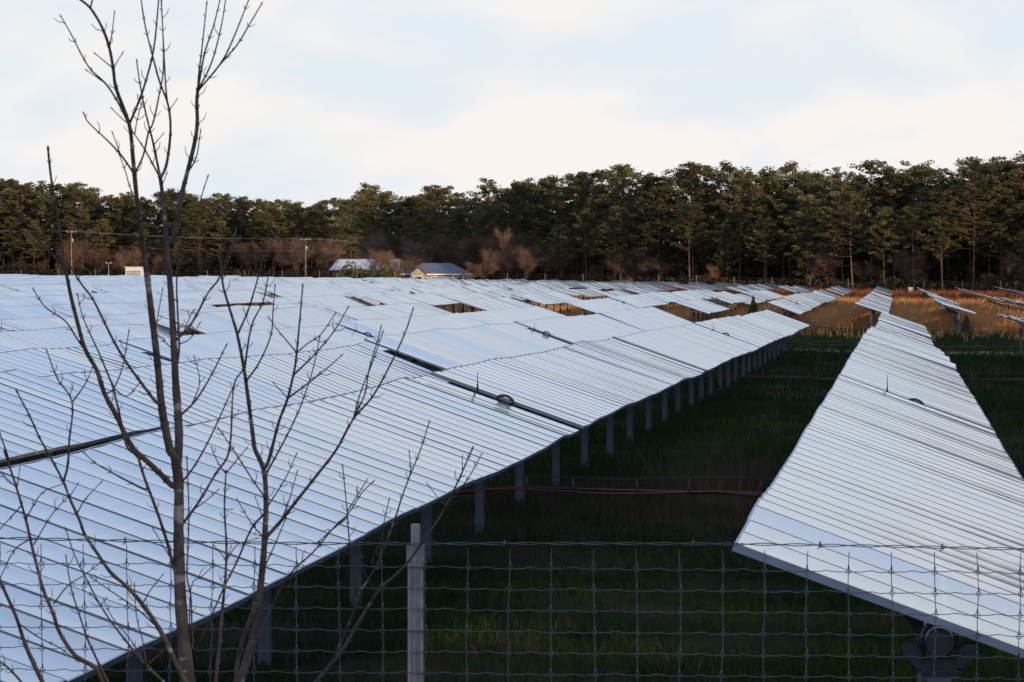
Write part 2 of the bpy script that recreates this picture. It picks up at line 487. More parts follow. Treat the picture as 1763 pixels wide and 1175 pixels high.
tilt_rs = np.random.default_rng(21)
ROW_TILT = {(0, 2): 20.7, (0, 3): 18.2}
def row_tilt(block, k):
    if (block, k) not in ROW_TILT:
        ROW_TILT[(block, k)] = 19.6 + (0 if (block == 0 and k in (0, 1)) else tilt_rs.normal(-0.9, 1.0))
    return ROW_TILT[(block, k)]

def make_table(block, k, t, x, y0, near, label, group, seed, hoop):
    rs = np.random.default_rng(seed)
    th = R(row_tilt(block, k) + rs.normal(0, .3 if block == 0 and k in (0, 1) else 1.1))
    off = rs.normal(0, .02 if block == 0 and t == 0 else .045 if k in (0, 1) else .085)
    za = gz(x, y0) + TUBE_H + off; zb = gz(x, y0 + TAB_LEN) + TUBE_H + off
    slope = math.atan2(zb - za, TAB_LEN)
    root = empty('solar_table', (x, y0, gz(x, y0)))
    tag(root, label, 'solar panels', group)
    T = Matrix.Translation((0, 0, za - gz(x, y0))) @ Matrix.Rotation(slope, 4, 'X')          # table frame: tube axis along y
    if near:
        h, sl, tw, hp = wave(rs, .016 if k > 0 else .013, .3)
        for i, y in enumerate(MOD_Y):
            M = T @ Matrix.Translation((0, y, h[i])) @ Matrix.Rotation(th + R(tw[i]), 4, 'Y') @ Matrix.Rotation(sl[i] + R(rs.normal(0, .2) if k > 0 else rs.normal(.42, .30)), 4, 'X') @ Matrix.Translation((0, 0, PLANE + rs.normal(0, .0015)))
            pool = MOD_FLAT if k <= 0 else MOD_MESHES
            link('module', pool[int(rs.integers(len(pool)))], root, M=M)
        if block == 0 and t == 0 and k in (0, 1):
            for i in range(0, 10):
                M = T @ Matrix.Translation((0, MOD_Y[i] + PITCH_M / 2, 0)) @ Matrix.Rotation(th, 4, 'Y') @ Matrix.Translation((0, 0, PLANE))
                link('clamp_rail', ME_RAIL, root, M=M)
    else:
        pool = ARRAYS_FLAT if k <= 3 else ARRAYS
        a = link('module_array', pool[int(rs.integers(len(pool)))], root, M=T @ Matrix.Rotation(th, 4, 'Y') @ Matrix.Translation((0, TAB_LEN / 2, 0)) @ Matrix.Rotation(math.pi if rs.random() < .0 else 0, 4, 'Z'))
        a['kind'] = 'stuff'
    if block < 2:
        link('torque_tube', ME_TUBE, root, M=T @ Matrix.Translation((0, -0.02, 0)))
        pys = PILE_Y
        for i, y in enumerate(pys):
            zt = za + (zb - za) * y / TAB_LEN
            link('pile', ME_PILE, root, loc=(rs.normal(0, .01), y, zt - TUBE_H - gz(x, y0) + 0.0), rot=(0, 0, R(rs.normal(0, 2))))
            if near:
                link('bearing', ME_BEAR, root, loc=(0, y, zt - gz(x, y0) - .02))
        # a pile close to the end of the table carries the end of the tube
        if t == 0:
            link('pile', ME_PILE, root, loc=(0, .22, za - TUBE_H - gz(x, y0)))
            if near: link('bearing', ME_BEAR, root, loc=(0, .22, za - gz(x, y0)))
        if hoop:
            link('bearing_hoop', ME_HOOP, root, M=T @ Matrix.Translation((0, -.03, 0)))
            link('antenna', ME_ANT, root, M=T @ Matrix.Translation((-.34 * math.cos(th), .0, .34 * math.sin(th) + PLANE)))
    else:
        for i in (0, 3, 5):
            y = PILE_Y[i]; zt = za + (zb - za) * y / TAB_LEN
            link('pile', ME_PILE, root, loc=(0, y, zt - TUBE_H - gz(x, y0)))
    return root

ORD = ['first', 'second', 'third', 'fourth', 'fifth', 'sixth', 'seventh', 'eighth', 'ninth', 'tenth', 'eleventh', 'twelfth']
def in_view(x, y0, L=41.0, margin=90):
    return any(-margin < px_of_xy(x + dx, y) < 1763 + margin for dx in (-1, 1) for y in (max(y0, 22), y0 + L))
seed = 1000
BLOCK_Y = [23.0, 300.0, 560.0]
for t in range(5):                                           # the first block, from the fence to the track
    for k in range(-2, 11):
        x = ROW0_X - ROW_P * k; y0 = BLOCK_Y[0] + TABLE * t
        if not in_view(x, y0, margin=60 if t < 3 else 30): continue
        seed += 1
        if k == 0: rowp = 'row across the aisle from the saplings'
        elif k == 1: rowp = 'row on the sapling side of the aisle'
        elif k < 0: rowp = f'{ORD[-k - 1]} row past the one across the aisle'
        else: rowp = f'{ORD[k - 1]} row from the aisle, sapling side'
        make_table(0, k, t, x, y0, t < 2, f'{ORD[t]} solar panel table from the fence, {rowp}', 'solar tables between the fence and the track', seed, t in (1, 3))
for bi, off, kmin in ((1, -1.75, -2), (2, -2.0, -3)):
    for t in range(5):
        for k in range(kmin, 28):
            x = ROW0_X - ROW_P * k + off; y0 = BLOCK_Y[bi] + TABLE * t - (34 * float(sm(1, 4, k)) + 3 * math.sin(k * 2.1) if bi == 1 else 30 * float(sm(1, 4, k)))
            if not in_view(x, y0, margin=10): continue
            # the farther blocks end unevenly towards the woods
            seed += 1
            r = random.Random(seed)
            if bi == 2 and t >= 3 and k < 3: continue
            if bi == 1 and r.random() < .03: continue
            make_table(bi, k, t, x, y0, False,
                       'tilted solar panel table in the block just beyond the track' if bi == 1 else 'tilted solar panel table in the farthest block before the woods',
                       'solar tables of the block beyond the track' if bi == 1 else 'solar tables of the farthest block', seed, bi == 1 and t in (1, 3))

# ------------------------------------------------------------------ woodland
M_NEEDLE = mat('pine_needles', (0.060, 0.066, 0.030), 0.7, var=(0.150, 0.136, 0.060), scale=0.35, detail=3, rnd=.3, spec=.05, trans=.35)
M_NEEDLE_Y = mat('young_pine_needles', (0.055, 0.085, 0.022), 0.7, var=(0.12, 0.14, 0.04), scale=1.0, detail=3, rnd=.2, spec=.05, trans=.25)
M_BARK = mat('pine_bark', (0.085, 0.060, 0.045), 0.9, var=(0.15, 0.105, 0.080), scale=3, rnd=.25, spec=.05)
M_TWIG = mat('bare_twigs', (0.105, 0.068, 0.052), 0.9, var=(0.17, 0.115, 0.088), scale=.6, rnd=.3, spec=.05)
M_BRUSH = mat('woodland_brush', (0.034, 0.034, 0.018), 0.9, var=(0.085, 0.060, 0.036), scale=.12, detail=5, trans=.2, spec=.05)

def quads(c, size, rs, flat=0.0):
    """random leaf quads round centres c (n,3); size scalar or (n,)"""
    n = len(c)
    a = rs.normal(size=(n, 3)); a /= np.linalg.norm(a, axis=1)[:, None]
    b = rs.normal(size=(n, 3)); b -= a * (a * b).sum(1)[:, None]; b /= np.linalg.norm(b, axis=1)[:, None]
    s = np.broadcast_to(np.asarray(size, float), (n,))[:, None] * .5
    a = a * s; b = b * s * rs.uniform(.35, .8, (n, 1))
    V = np.stack([c - a, c - b, c + a, c + b], 1).reshape(-1, 3)
    Fq = np.arange(4 * n).reshape(n, 4)
    return V, Fq

def make_pine(seed, H, crown0, wide, dens=1.0):
    rs = np.random.default_rng(seed)
    tr = MB()
    bend = rs.normal(0, .35, 2)
    hs = np.linspace(-.4, H * .985, 9)
    axis = [Vector((bend[0] * math.sin(h / H * 2.2), bend[1] * math.sin(h / H * 2.7), h)) for h in hs]
    r0 = H * .0085
    tr.tube(axis, [r0 * (1 - .86 * max(0, h) / H) for h in hs], 6)
    def ax(h):
        return Vector((bend[0] * math.sin(h / H * 2.2), bend[1] * math.sin(h / H * 2.7), h))
    C, S = [], []
    nl = int(62 * dens)
    for i in range(nl):
        u = (i + rs.uniform(0, 1)) / nl                     # 0 crown base .. 1 top
        h = H * (crown0 + (1 - crown0) * u ** .9 * .985)
        prof = (0.55 + 0.62 * math.sin(math.pi * min(1, u * .95 + .1))) * (1 - .38 * u ** 5)
        L = wide * prof * rs.uniform(.3, 1.3)
        if u < .18 and rs.random() < .35: continue
        an = i * 2.399 + rs.normal(0, .5)
        up = rs.uniform(.05, .45) * L
        p0 = ax(h); p1 = p0 + Vector((math.cos(an) * L, math.sin(an) * L, up)); pm = (p0 + p1) / 2 - Vector((0, 0, .08 * L))
        tr.tube([p0, pm, p1], [.07, .05, .02], 3, caps=False)
        for q in (.55, .8, 1.0):
            if q < .6 and rs.random() < .3: continue
            cc = p0.lerp(p1, q) + Vector(rs.normal(0, .25, 3))
            rad = rs.uniform(.4, 1.0) * (.8 + .25 * q)
            n = int(40 * rad + rs.integers(4, 12))
            d = rs.normal(size=(n, 3)); d /= np.linalg.norm(d, axis=1)[:, None]
            d *= rs.uniform(.35, 1.0, (n, 1)) ** .6 * rad
            d[:, 2] *= .5
            C.append(np.array(cc) + d); S.append(rs.uniform(.24, .55, n))
    # tuft at the top
    n = 90; d = rs.normal(0, 1, (n, 3)) * np.array([1.1, 1.1, .45]); C.append(np.array(ax(H * .965)) + d); S.append(rs.uniform(.3, .5, n))
    # dead stubs on the lower trunk
    for i in range(7):
        h = H * rs.uniform(.15, crown0 + .1); an = rs.uniform(0, 6.28); L = rs.uniform(.5, 1.6)
        tr.tube([ax(h), ax(h) + Vector((math.cos(an) * L, math.sin(an) * L, rs.uniform(-.2, .3)))], [.03, .012], 3, caps=False)
    V, Fq = quads(np.concatenate(C), np.concatenate(S), rs)
    return tr.mesh('trunk', [M_BARK]), np_mesh('crown', V, Fq, [M_NEEDLE])

PINES = [make_pine(300 + i, 24.0, c, wd, dn) for i, (c, wd, dn) in enumerate(
    [(.26, 5.2, 1.25), (.36, 4.8, 1.1), (.20, 5.4, 1.4), (.40, 5.4, 1.05), (.30, 4.2, 1.1), (.24, 5.0, 1.3), (.46, 5.6, .95), (.14, 4.4, 1.4), (.38, 6.0, 1.15), (.26, 4.0, 1.15)])]
PINE_N = [0]
def pine(x, y, H, label, group, rs):
    v = PINES[int(rs.integers(len(PINES)))]
    s = H / 24.0
    o = empty('pine_tree', (x, y, gz(x, y)), rs.uniform(0, 6.28))
    wv = rs.uniform(.92, 1.25)
    o.scale = (s * wv, s * wv, s)
    tag(o, label, 'tree', group)
    link('trunk', v[0], o); link('crown', v[1], o)
    return o

ENV_X = [-400, 0, 60, 130, 200, 250, 330, 400, 480, 540, 606, 630, 680, 740, 800, 850, 930, 1000, 1080, 1150, 1200, 1250, 1300, 1380, 1450, 1520, 1580, 1640, 1700, 1763, 2200]
ENV_Y = [318, 312, 316, 320, 328, 333, 334, 338, 345, 344, 345, 324, 318, 320, 326, 310, 306, 292, 290, 290, 289, 293, 303, 288, 293, 281, 268, 274, 262, 268, 262]
DEP_X = [-400, 0, 300, 600, 625, 640, 900, 1200, 1500, 1763, 2200]
DEP_D = [1480, 1440, 1400, 1360, 1320, 1010, 945, 905, 880, 860, 835]
rs = np.random.default_rng(5)
def plant(px, d, frac, label, group):
    p = at(px, 472, d)
    e = np.interp(px, ENV_X, ENV_Y)
    topz = CAM_H + (472 - e) / F_PX * d
    H = (topz - gz(p.x, p.y)) * frac
    pine(p.x, p.y, H, label, group, rs)
for row in range(5):                                          # the near wood, from the house to beyond the picture
    px = 622 + row * 9
    while px < 2150:
        d = np.interp(px, DEP_X, DEP_D) + row * 9 + rs.normal(0, 2.5)
        fr = min(1.03, rs.normal(.93, .07)) if row in (1, 2) else rs.uniform(.45, .9) if row == 0 else rs.uniform(.75, .97)
        if not (1130 < px < 1215 and row > 2):
            plant(px, d, fr, 'tall long trunked pine in the dark wood behind the solar field', 'pines of the near wood')
        px += rs.uniform(30, 54) if row else rs.uniform(34, 80)
for row in range(4):                                          # the farther wood behind the power line
    px = -120 + row * 7
    while px < 640:
        d = np.interp(px, DEP_X, DEP_D) + row * 12 + rs.normal(0, 4)
        fr = min(1.02, rs.normal(.94, .06)) if row else rs.uniform(.35, .8)
        plant(px, d, fr, 'sunlit pine in the farther wood behind the power line', 'pines of the farther wood')
        px += rs.uniform(24, 40)
# the wood that runs back along the sun side of the field and throws its long shade over the first block
bs = np.random.default_rng(12)
for i in range(26):
    pine(bs.uniform(66 + i, 92 + 1.5 * i), 715 + 4.2 * i + bs.uniform(0, 5), bs.uniform(20, 25), 'tall pine of the wood corner on the sun side of the field', 'pines at the wood corner', bs)
TRUNK_CO = [np.array([v.co[:] for v in q[0].vertices]) for q in PINES]; TRUNK_FA = [np.array([p_.vertices[:] for p_ in q[0].polygons if len(p_.vertices) == 4]) for q in PINES]
CROWN_CO = [np.array([v.co[:] for v in q[1].vertices]).reshape(-1, 4, 3) for q in PINES]
Vs, Fs, Ms, o_ = [], [], [], 0
for i in range(165):
    j = int(bs.integers(len(PINES))); s_ = bs.uniform(24, 30) / 24; a_ = bs.uniform(0, 6.28)
    Rz = np.array([[math.cos(a_), -math.sin(a_), 0], [math.sin(a_), math.cos(a_), 0], [0, 0, 1]]).T * s_
    x_, y_ = bs.uniform(94, 128), -225 + 420 * (i + bs.random()) / 165
    P0 = np.array([x_, y_, gz(x_, y_)])
    c = CROWN_CO[j]; c = c[bs.permutation(len(c))[:420]]; m_ = c.mean(1, keepdims=True); c = (m_ + (c - m_) * 2.3).reshape(-1, 3)
    Vs.append(c @ Rz + P0); f_ = np.arange(len(c)).reshape(-1, 4) + o_; Fs.append(f_); Ms.append(np.zeros(len(f_), np.int32)); o_ += len(c)
    t_ = TRUNK_CO[j]; Vs.append(t_ @ Rz + P0); f_ = TRUNK_FA[j] + o_; Fs.append(f_); Ms.append(np.ones(len(f_), np.int32)); o_ += len(t_)
tag(link('side_woodland', np_mesh('side_woodland', np.concatenate(Vs), np.concatenate(Fs), [M_NEEDLE, M_BARK], midx=np.concatenate(Ms))),
    'dense pine wood along the sun side of the field that shades the first block', 'woodland', kind='stuff')

# mass of brush and farther crowns inside the woods, too dense to count
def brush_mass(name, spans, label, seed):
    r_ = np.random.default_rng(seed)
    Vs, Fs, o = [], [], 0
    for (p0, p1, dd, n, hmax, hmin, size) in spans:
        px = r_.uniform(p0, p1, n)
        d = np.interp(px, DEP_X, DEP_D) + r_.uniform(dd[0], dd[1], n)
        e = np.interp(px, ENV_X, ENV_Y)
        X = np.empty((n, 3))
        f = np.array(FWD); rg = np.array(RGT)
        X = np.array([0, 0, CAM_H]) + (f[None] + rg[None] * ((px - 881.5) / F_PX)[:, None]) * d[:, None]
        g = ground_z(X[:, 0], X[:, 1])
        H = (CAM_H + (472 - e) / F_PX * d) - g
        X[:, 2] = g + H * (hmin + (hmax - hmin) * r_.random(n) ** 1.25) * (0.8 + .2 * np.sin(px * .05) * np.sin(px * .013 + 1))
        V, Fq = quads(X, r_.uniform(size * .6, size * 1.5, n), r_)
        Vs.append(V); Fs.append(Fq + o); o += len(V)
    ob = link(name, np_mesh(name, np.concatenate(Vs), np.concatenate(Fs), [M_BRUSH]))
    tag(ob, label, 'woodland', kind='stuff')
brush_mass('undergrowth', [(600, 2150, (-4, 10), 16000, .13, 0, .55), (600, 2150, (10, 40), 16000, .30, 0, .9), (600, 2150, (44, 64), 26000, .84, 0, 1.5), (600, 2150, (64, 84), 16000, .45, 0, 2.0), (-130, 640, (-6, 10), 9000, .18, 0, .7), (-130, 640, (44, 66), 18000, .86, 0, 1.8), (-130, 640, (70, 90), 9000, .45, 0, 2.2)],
           'tangled brown undergrowth and dense foliage filling the woods', 41)

def bare_tree(seed, H, spread):
    """leafless tree: a forked trunk inside a haze of fine twigs"""
    r_ = random.Random(seed); q_ = np.random.default_rng(seed)
    tr = MB(); tips = []
    def grow(p, d, L, rad, lev):
        pts = [p]; dd = d.copy()
        for i in range(3):
            dd = (dd + Vector((r_.gauss(0, .12), r_.gauss(0, .12), .07))).normalized(); pts.append(pts[-1] + dd * L / 3)
        tr.tube(pts, [rad, rad * .85, rad * .7, rad * .5], 4, caps=False)
        tips.append((pts[2], dd)); tips.append((pts[3], dd))
        if lev >= 3: return
        for i in range(4):
            a = r_.uniform(0, 6.28); k = r_.choice((1, 2, 2, 3, 3))
            t = dd.orthogonal(); t.rotate(Matrix.Rotation(a, 3, dd))
            grow(pts[k], (dd + t * r_.uniform(.35, .85) * spread).normalized(), L * r_.uniform(.5, .75), rad * .5, lev + 1)
    for s_ in range(r_.choice((1, 2, 3))):
        grow(Vector((r_.gauss(0, .25), r_.gauss(0, .25), -.2)), Vector((r_.gauss(0, .12), r_.gauss(0, .12), 1)).normalized(), H * .42, H * .0065, 0)
    C = np.array([t[0] for t in tips]); D = np.array([t[1] for t in tips]); n = 2600
    ix = q_.integers(0, len(C), n); d = D[ix] + q_.normal(0, .55, (n, 3)); d /= np.linalg.norm(d, axis=1)[:, None]
    c = C[ix] + q_.normal(0, .2, (n, 3)); l = q_.uniform(.4, 1.2, n)[:, None]
    w_ = np.cross(d, q_.normal(size=(n, 3))); w_ /= np.linalg.norm(w_, axis=1)[:, None]; w_ *= .013
    V = np.stack([c - w_, c + w_, c + d * l], 1).reshape(-1, 3)
    return tr.mesh('trunk', [M_TWIG]), np_mesh('crown', V, np.arange(3 * n).reshape(n, 3), [M_TWIG])
BARE = [bare_tree(70 + i, 9, s) for i, s in enumerate((.8, 1.0, 1.2, .7, 1.0))]
rb = np.random.default_rng(9)
spots = [(px, rb.uniform(-10, 4) if px < 910 else rb.uniform(0, 9), rb.uniform(6, 12.5) if px < 910 else rb.uniform(4, 10), 'near') for px in np.concatenate([rb.uniform(640, 910, 36), rb.uniform(910, 1763, 22)])]
spots += [(px, rb.uniform(-24, 8), rb.uniform(5, 14), 'far') for px in rb.uniform(-40, 620, 24)]
spots += [(px, -48 + rb.uniform(-4, 4), H, 'near') for px, H in ((580, 4.5), (648, 6.0), (660, 7.5), (676, 8.0), (690, 7.0), (815, 5.0), (828, 7.5), (800, 5.0))]
for px, dd, H, wh in spots:
    p = at(px, 472, np.interp(px, DEP_X, DEP_D) + dd)
    v = BARE[int(rb.integers(len(BARE)))]
    o = empty('bare_tree', (p.x, p.y, gz(p.x, p.y)), rb.uniform(0, 6.28)); s = H / 9
    wv = rb.uniform(.75, 1.5); o.scale = (s * wv, s * wv, s)
    tag(o, 'leafless brown twiggy tree at the foot of the near pines' if wh == 'near' else 'leafless brown twiggy tree at the foot of the farther pines', 'tree', 'bare trees along the near wood' if wh == 'near' else 'bare trees along the farther wood')
    link('trunk', v[0], o); link('crown', v[1], o)

# round evergreen bushes along the far edge
def bush_mesh(seed):
    r_ = np.random.default_rng(seed)
    n = 700
    d = r_.normal(size=(n, 3)); d /= np.linalg.norm(d, axis=1)[:, None]
    d *= (r_.uniform(.3, 1, (n, 1)) ** .5) * (1 + .25 * np.sin(d[:, :1] * 5 + seed) * np.cos(d[:, 1:2] * 4))
    d[:, 2] = np.abs(d[:, 2]) * 1.0
    V, Fq = quads(d * np.array([1, 1, .95]), r_.uniform(.1, .24, n), r_)
    st = MB(); st.tube([(0, 0, -.1), (0, 0, .5)], [.05, .03], 5)
    for k in range(4):
        a = k * 1.6 + .3; st.tube([(0, 0, .1), (math.cos(a) * .4, math.sin(a) * .4, .55)], [.03, .012], 4, caps=False)
    return st.mesh('stem', [M_BARK]), np_mesh('foliage', V, Fq, [M_NEEDLE])
BUSH = [bush_mesh(1), bush_mesh(2), bush_mesh(3)]
for i, (px, d, s) in enumerate([(408, 1150, 2.0), (440, 1155, 1.7), (505, 1090, 2.6), (548, 1080, 2.2), (604, 955, 3.5), (622, 952, 3.1), (668, 946, 3.2), (640, 957, 2.9), (1055, 890, 1.3), (1080, 888, 1.8), (1120, 885, 1.2), (960, 915, 1.1)]):
    p = at(px, 472, d); b = BUSH[i % 3]
    o = empty('evergreen_bush', (p.x, p.y, gz(p.x, p.y)), i * 1.3); o.scale = (s, s, s * 1.1)
    tag(o, 'dark rounded evergreen bush along the far fence', 'bush', 'evergreen bushes along the far fence')
    link('stem', b[0], o); link('foliage', b[1], o)

# ------------------------------------------------------------------ far buildings
M_ROOF = mat('blue_grey_shingles', (0.075, 0.100, 0.145), 0.7, var=(0.10, 0.13, 0.18), scale=2)
M_TIN = mat('pale_tin_roof', (0.46, 0.50, 0.58), 0.45, 0.2, var=(0.36, 0.38, 0.44), scale=.8)
M_CREAM = mat('cream_siding', (0.27, 0.265, 0.225), 0.8, var=(0.23, 0.225, 0.19), scale=1)
M_WHITE = mat('white_trim', (0.75, 0.75, 0.73), 0.6)
M_PANE = mat('window_pane', (0.03, 0.035, 0.045), 0.08)
M_BROWN = mat('weathered_brown_wall', (0.13, 0.10, 0.075), 0.9, var=(0.09, 0.07, 0.055), scale=2)
M_WOOD = mat('weathered_pole_wood', (0.20, 0.16, 0.125), 0.9, var=(0.13, 0.105, 0.085), scale=3)
M_SHED = mat('white_painted_steel', (0.62, 0.63, 0.63), 0.5, var=(0.52, 0.53, 0.53), scale=1.2)
M_SHED_D = mat('grey_louvre', (0.20, 0.21, 0.23), 0.6)

def house():
    d = 950; p = at(752, 472, d); g = gz(p.x, p.y)
    o = empty('house', (p.x, p.y, g), R(6))
    o.scale = (.95, .95, .9); tag(o, 'small cream house with blue grey hip roof and front gable by the wood', 'house')
    z = -0.35
    mb = MB(); mb.box((0, 4, z + 1.0), (12.4, 8, 3.8)); link('wall', mb.mesh('wall', [M_CREAM]), o)
    # hip roof
    e, ri = z + 2.8, z + 5.0
    a = [(-7, -.6, e), (7, -.6, e), (7, 8.6, e), (-7, 8.6, e)]; r1, r2 = (-2.6, 4, ri), (2.8, 4, ri)
    mb = MB(); mb.face([a[0], a[1], r2, r1]); mb.face([a[1], a[2], r2]); mb.face([a[2], a[3], r1, r2]); mb.face([a[3], a[0], r1]); mb.face([a[3], a[2], a[1], a[0]])
    rf = link('roof', mb.mesh('roof', [M_ROOF]), o)
    mb = MB(); mb.box((0, -.62, e - .1), (14, .06, .22)); mb.box((7.03, 4, e - .1), (.06, 9.2, .22)); link('fascia', mb.mesh('fascia', [M_WHITE]), rf)
    # projecting front gable
    x0, x1, yf = -5.0, -2.2, -2.2
    mb = MB(); mb.box(((x0 + x1) / 2, yf / 2, z + 1.0), (x1 - x0, -yf, 3.8 - .004))
    mb.face([(x0, yf, z + 2.9), (x1, yf, z + 2.9), ((x0 + x1) / 2, yf, z + 4.1)])
    link('front_gable', mb.mesh('front_gable', [M_CREAM]), o)
    mb = MB(); xm = (x0 + x1) / 2
    mb.face([(x0 - .3, yf - .3, z + 2.62), (xm, yf - .3, z + 4.25), (xm, 3, z + 4.25), (x0 - .3, 3, z + 2.62)][::-1]); mb.face([(x1 + .3, yf - .3, z + 2.62), (x1 + .3, 3, z + 2.62), (xm, 3, z + 4.25), (xm, yf - .3, z + 4.25)][::-1])
    link('gable_roof', mb.mesh('gable_roof', [M_ROOF]), o)
    for (wx, wy, ww, wh, wz) in ((xm, yf, 1.5, 1.5, z + 1.6), (-.5, 0, 1.0, 1.3, z + 1.6), (1.4, 0, 1.0, 1.3, z + 1.6)):
        mb = MB()
        for s in (-1, 1):
            mb.box((wx + s * ww / 2, wy - .04, wz), (.12, .09, wh + .12)); mb.box((wx, wy - .045, wz + s * wh / 2), (ww - .12, .09, .12))
        wo = link('window', mb.mesh('window', [M_WHITE]), o)
        mb = MB(); mb.box((wx, wy - .02, wz), (ww - .11, .03, wh - .11)); link('pane', mb.mesh('pane', [M_PANE]), wo)
    # porch at the sun end
    for px_ in (3.2, 5.0, 6.7):
        mb = MB(); mb.box((px_, -.5, z + 1.35), (.16, .16, 2.7)); link('porch_post', mb.mesh('porch_post', [M_WHITE]), o)
    mb = MB(); mb.box((4.6, -.02, z + 1.0), (.95, .05, 2.05)); link('door', mb.mesh('door', [M_BROWN]), o)
house()
def barn():
    d = 968; p = at(628, 472, d); g = gz(p.x, p.y)
    o = empty('barn', (p.x, p.y, g), R(-3))
    o.scale = (.95, .95, .92); tag(o, 'long low barn with a pale metal roof behind the house', 'barn')
    mb = MB(); mb.box((0, 4, 1.35), (13, 8, 3.3)); link('wall', mb.mesh('wall', [M_BROWN]), o)
    e, ri = 3.0, 5.2
    for s, nm in ((0, 'roof_slope'), (1, 'roof_slope')):
        n = 14
        for k in range(n):                                   # standing-seam sheets
            xa, xb = -7 + 14 * k / n, -7 + 14 * (k + 1) / n - .03
            mb = MB(); ya = -.6 if not s else 8.6
            q = [(xa, ya, e), (xb, ya, e), (xb - .5 * (k == n - 1), 4, ri), (xa + 1.4 * (k == 0), 4, ri)]
            mb.face(q if not s else q[::-1]); mb.face([(v[0], v[1], v[2] - .05) for v in (q[::-1] if not s else q)])
            link('roof_sheet', mb.mesh('roof_sheet', [M_TIN]), o)
    for s in (-1, 1):
        mb = MB(); mb.face([(s * 6.5, 0, 2.95), (s * 6.5, 8, 2.95), (s * 6.5, 4, 4.95)]); link('gable', mb.mesh('gable', [M_BROWN]), o)
barn()
def shed():
    d = 700; p = at(230, 472, d); g = gz(p.x, p.y)
    o = empty('inverter_shed', (p.x, p.y, g), R(-2))
    tag(o, 'white steel equipment shed standing among the far solar tables', 'shed')
    H = CAM_H - g + (472 - 461) / F_PX * d
    mb = MB(); mb.box((0, 1.5, H / 2), (2.2, 3.0, H)); link('body', mb.mesh('body', [M_SHED]), o)
    mb = MB(); mb.box((0, 1.5, H + .05), (2.4, 3.2, .10)); link('roof', mb.mesh('roof', [M_SHED]), o)
    for s in (-1, 1):
        mb = MB(); mb.box((s * .48, -.02, H * .47), (.9, .05, H * .78)); dr = link('door', mb.mesh('door', [M_SHED_D]), o)
        for k in range(5):
            mb = MB(); mb.box((s * .48, -.055, H * (.5 + .07 * k)), (.7, .03, .05)); link('louvre', mb.mesh('louvre', [M_SHED]), dr)
shed()

# ------------------------------------------------------------------ power line
def utility_pole(px, top_y, d, label, arm=2.4):
    p = at(px, 472, d); g = gz(p.x, p.y); top = CAM_H + (472 - top_y) / F_PX * d - g
    o = empty('utility_pole', (p.x, p.y, g), R(20))
    tag(o, label, 'utility pole', 'poles of the power line')
    mb = MB(); mb.tube([(0, 0, -.3), (0, 0, top)], [.17, .11], 8); link('pole', mb.mesh('pole', [M_WOOD]), o)
    mb = MB(); mb.box((0, -.12, top - .35), (arm, .1, .13)); ca = link('crossarm', mb.mesh('crossarm', [M_WOOD]), o)
    for xx in (-arm * .45, 0.35, arm * .45):
        mb = MB(); mb.tube([(xx, -.12, top - .29), (xx, -.12, top - .08)], [.05, .035], 6); link('insulator', mb.mesh('insulator', [M_WHITE]), ca)
    mb = MB(); mb.tube([(.24, 0, top - 2.6), (.24, 0, top - 1.8)], .2, 8); link('transformer', mb.mesh('transformer', [M_GALV2]), o)
    return [Vector((p.x, p.y, g)) + Matrix.Rotation(R(20), 3, 'Z') @ Vector((xx, -.12, top - .06)) for xx in (-arm * .45, .35, arm * .45)] + [Vector((p.x, p.y, g + top - 2.7))]
P1 = utility_pole(123, 397, 1150, 'wooden power pole standing behind the bare saplings')
P2 = utility_pole(526, 410, 1130, 'wooden power pole beside the barn with a pale roof')
P0 = [v + (P1[0] - P2[0]) for v in P1]
P3 = [v + (P2[0] - P1[0]) for v in P2]
for A, B in ((P0, P1), (P1, P2), (P2, P3)):
    for k in range(4):
        mb = MB(); L = (B[k] - A[k]).length
        pts = [A[k].lerp(B[k], s) - Vector((0, 0, .012 * L * 4 * s * (1 - s))) for s in np.linspace(0, 1, 15)]
        mb.tube(pts, .013, 4, caps=False)
        tag(link('power_wire', mb.mesh('power_wire', [M_GALV2])), 'thin power wire sagging between poles in front of the farther wood', 'wire', 'power line wires')
# slim instrument mast among the far tables
p = at(187, 472, 690); g = gz(p.x, p.y); o = empty('weather_mast', (p.x, p.y, g)); tag(o, 'slim weather mast with a short crossarm above the far tables', 'mast')
top = CAM_H - g + (472 - 453) / F_PX * 690
mb = MB(); mb.tube([(0, 0, -.2), (0, 0, top)], .035, 6); link('mast', mb.mesh('mast', [M_GALV2]), o)
mb = MB(); mb.box((0, 0, top - .06), (.7, .05, .05)); link('crossarm', mb.mesh('crossarm', [M_GALV2]), o)
for s in (-1, 1):
    mb = MB(); mb.tube([(s * .3, 0, top - .03), (s * .3, 0, top + .1)], .05, 6); link('sensor', mb.mesh('sensor', [M_WHITE]), o)

# ------------------------------------------------------------------ far perimeter fence
M_FPOST = mat('pale_fence_post', (0.15, 0.145, 0.14), 0.8)
ff = empty('perimeter_fence', (0, 828, gz(0, 828))); tag(ff, 'far wire fence on slim posts along the foot of the woods', 'fence')
mbp = MB(); mbp.tube([(0, 0, -.2), (0, 0, 2.55)], .045, 6); ME_FP = mbp.mesh('post', [M_FPOST])
fx = np.arange(-170, 52, 6.0)
for x in fx:
    link('post', ME_FP, ff, loc=(x, 0, gz(x, 828) - gz(0, 828)))
for hgt in (.4, .9, 1.4, 1.9, 2.35):
    mb = MB(); mb.tube([(x, 0, gz(x, 828) - gz(0, 828) + hgt) for x in fx], .004, 3, caps=False); link('line_wire', mb.mesh('line_wire', [M_FPOST]), ff)
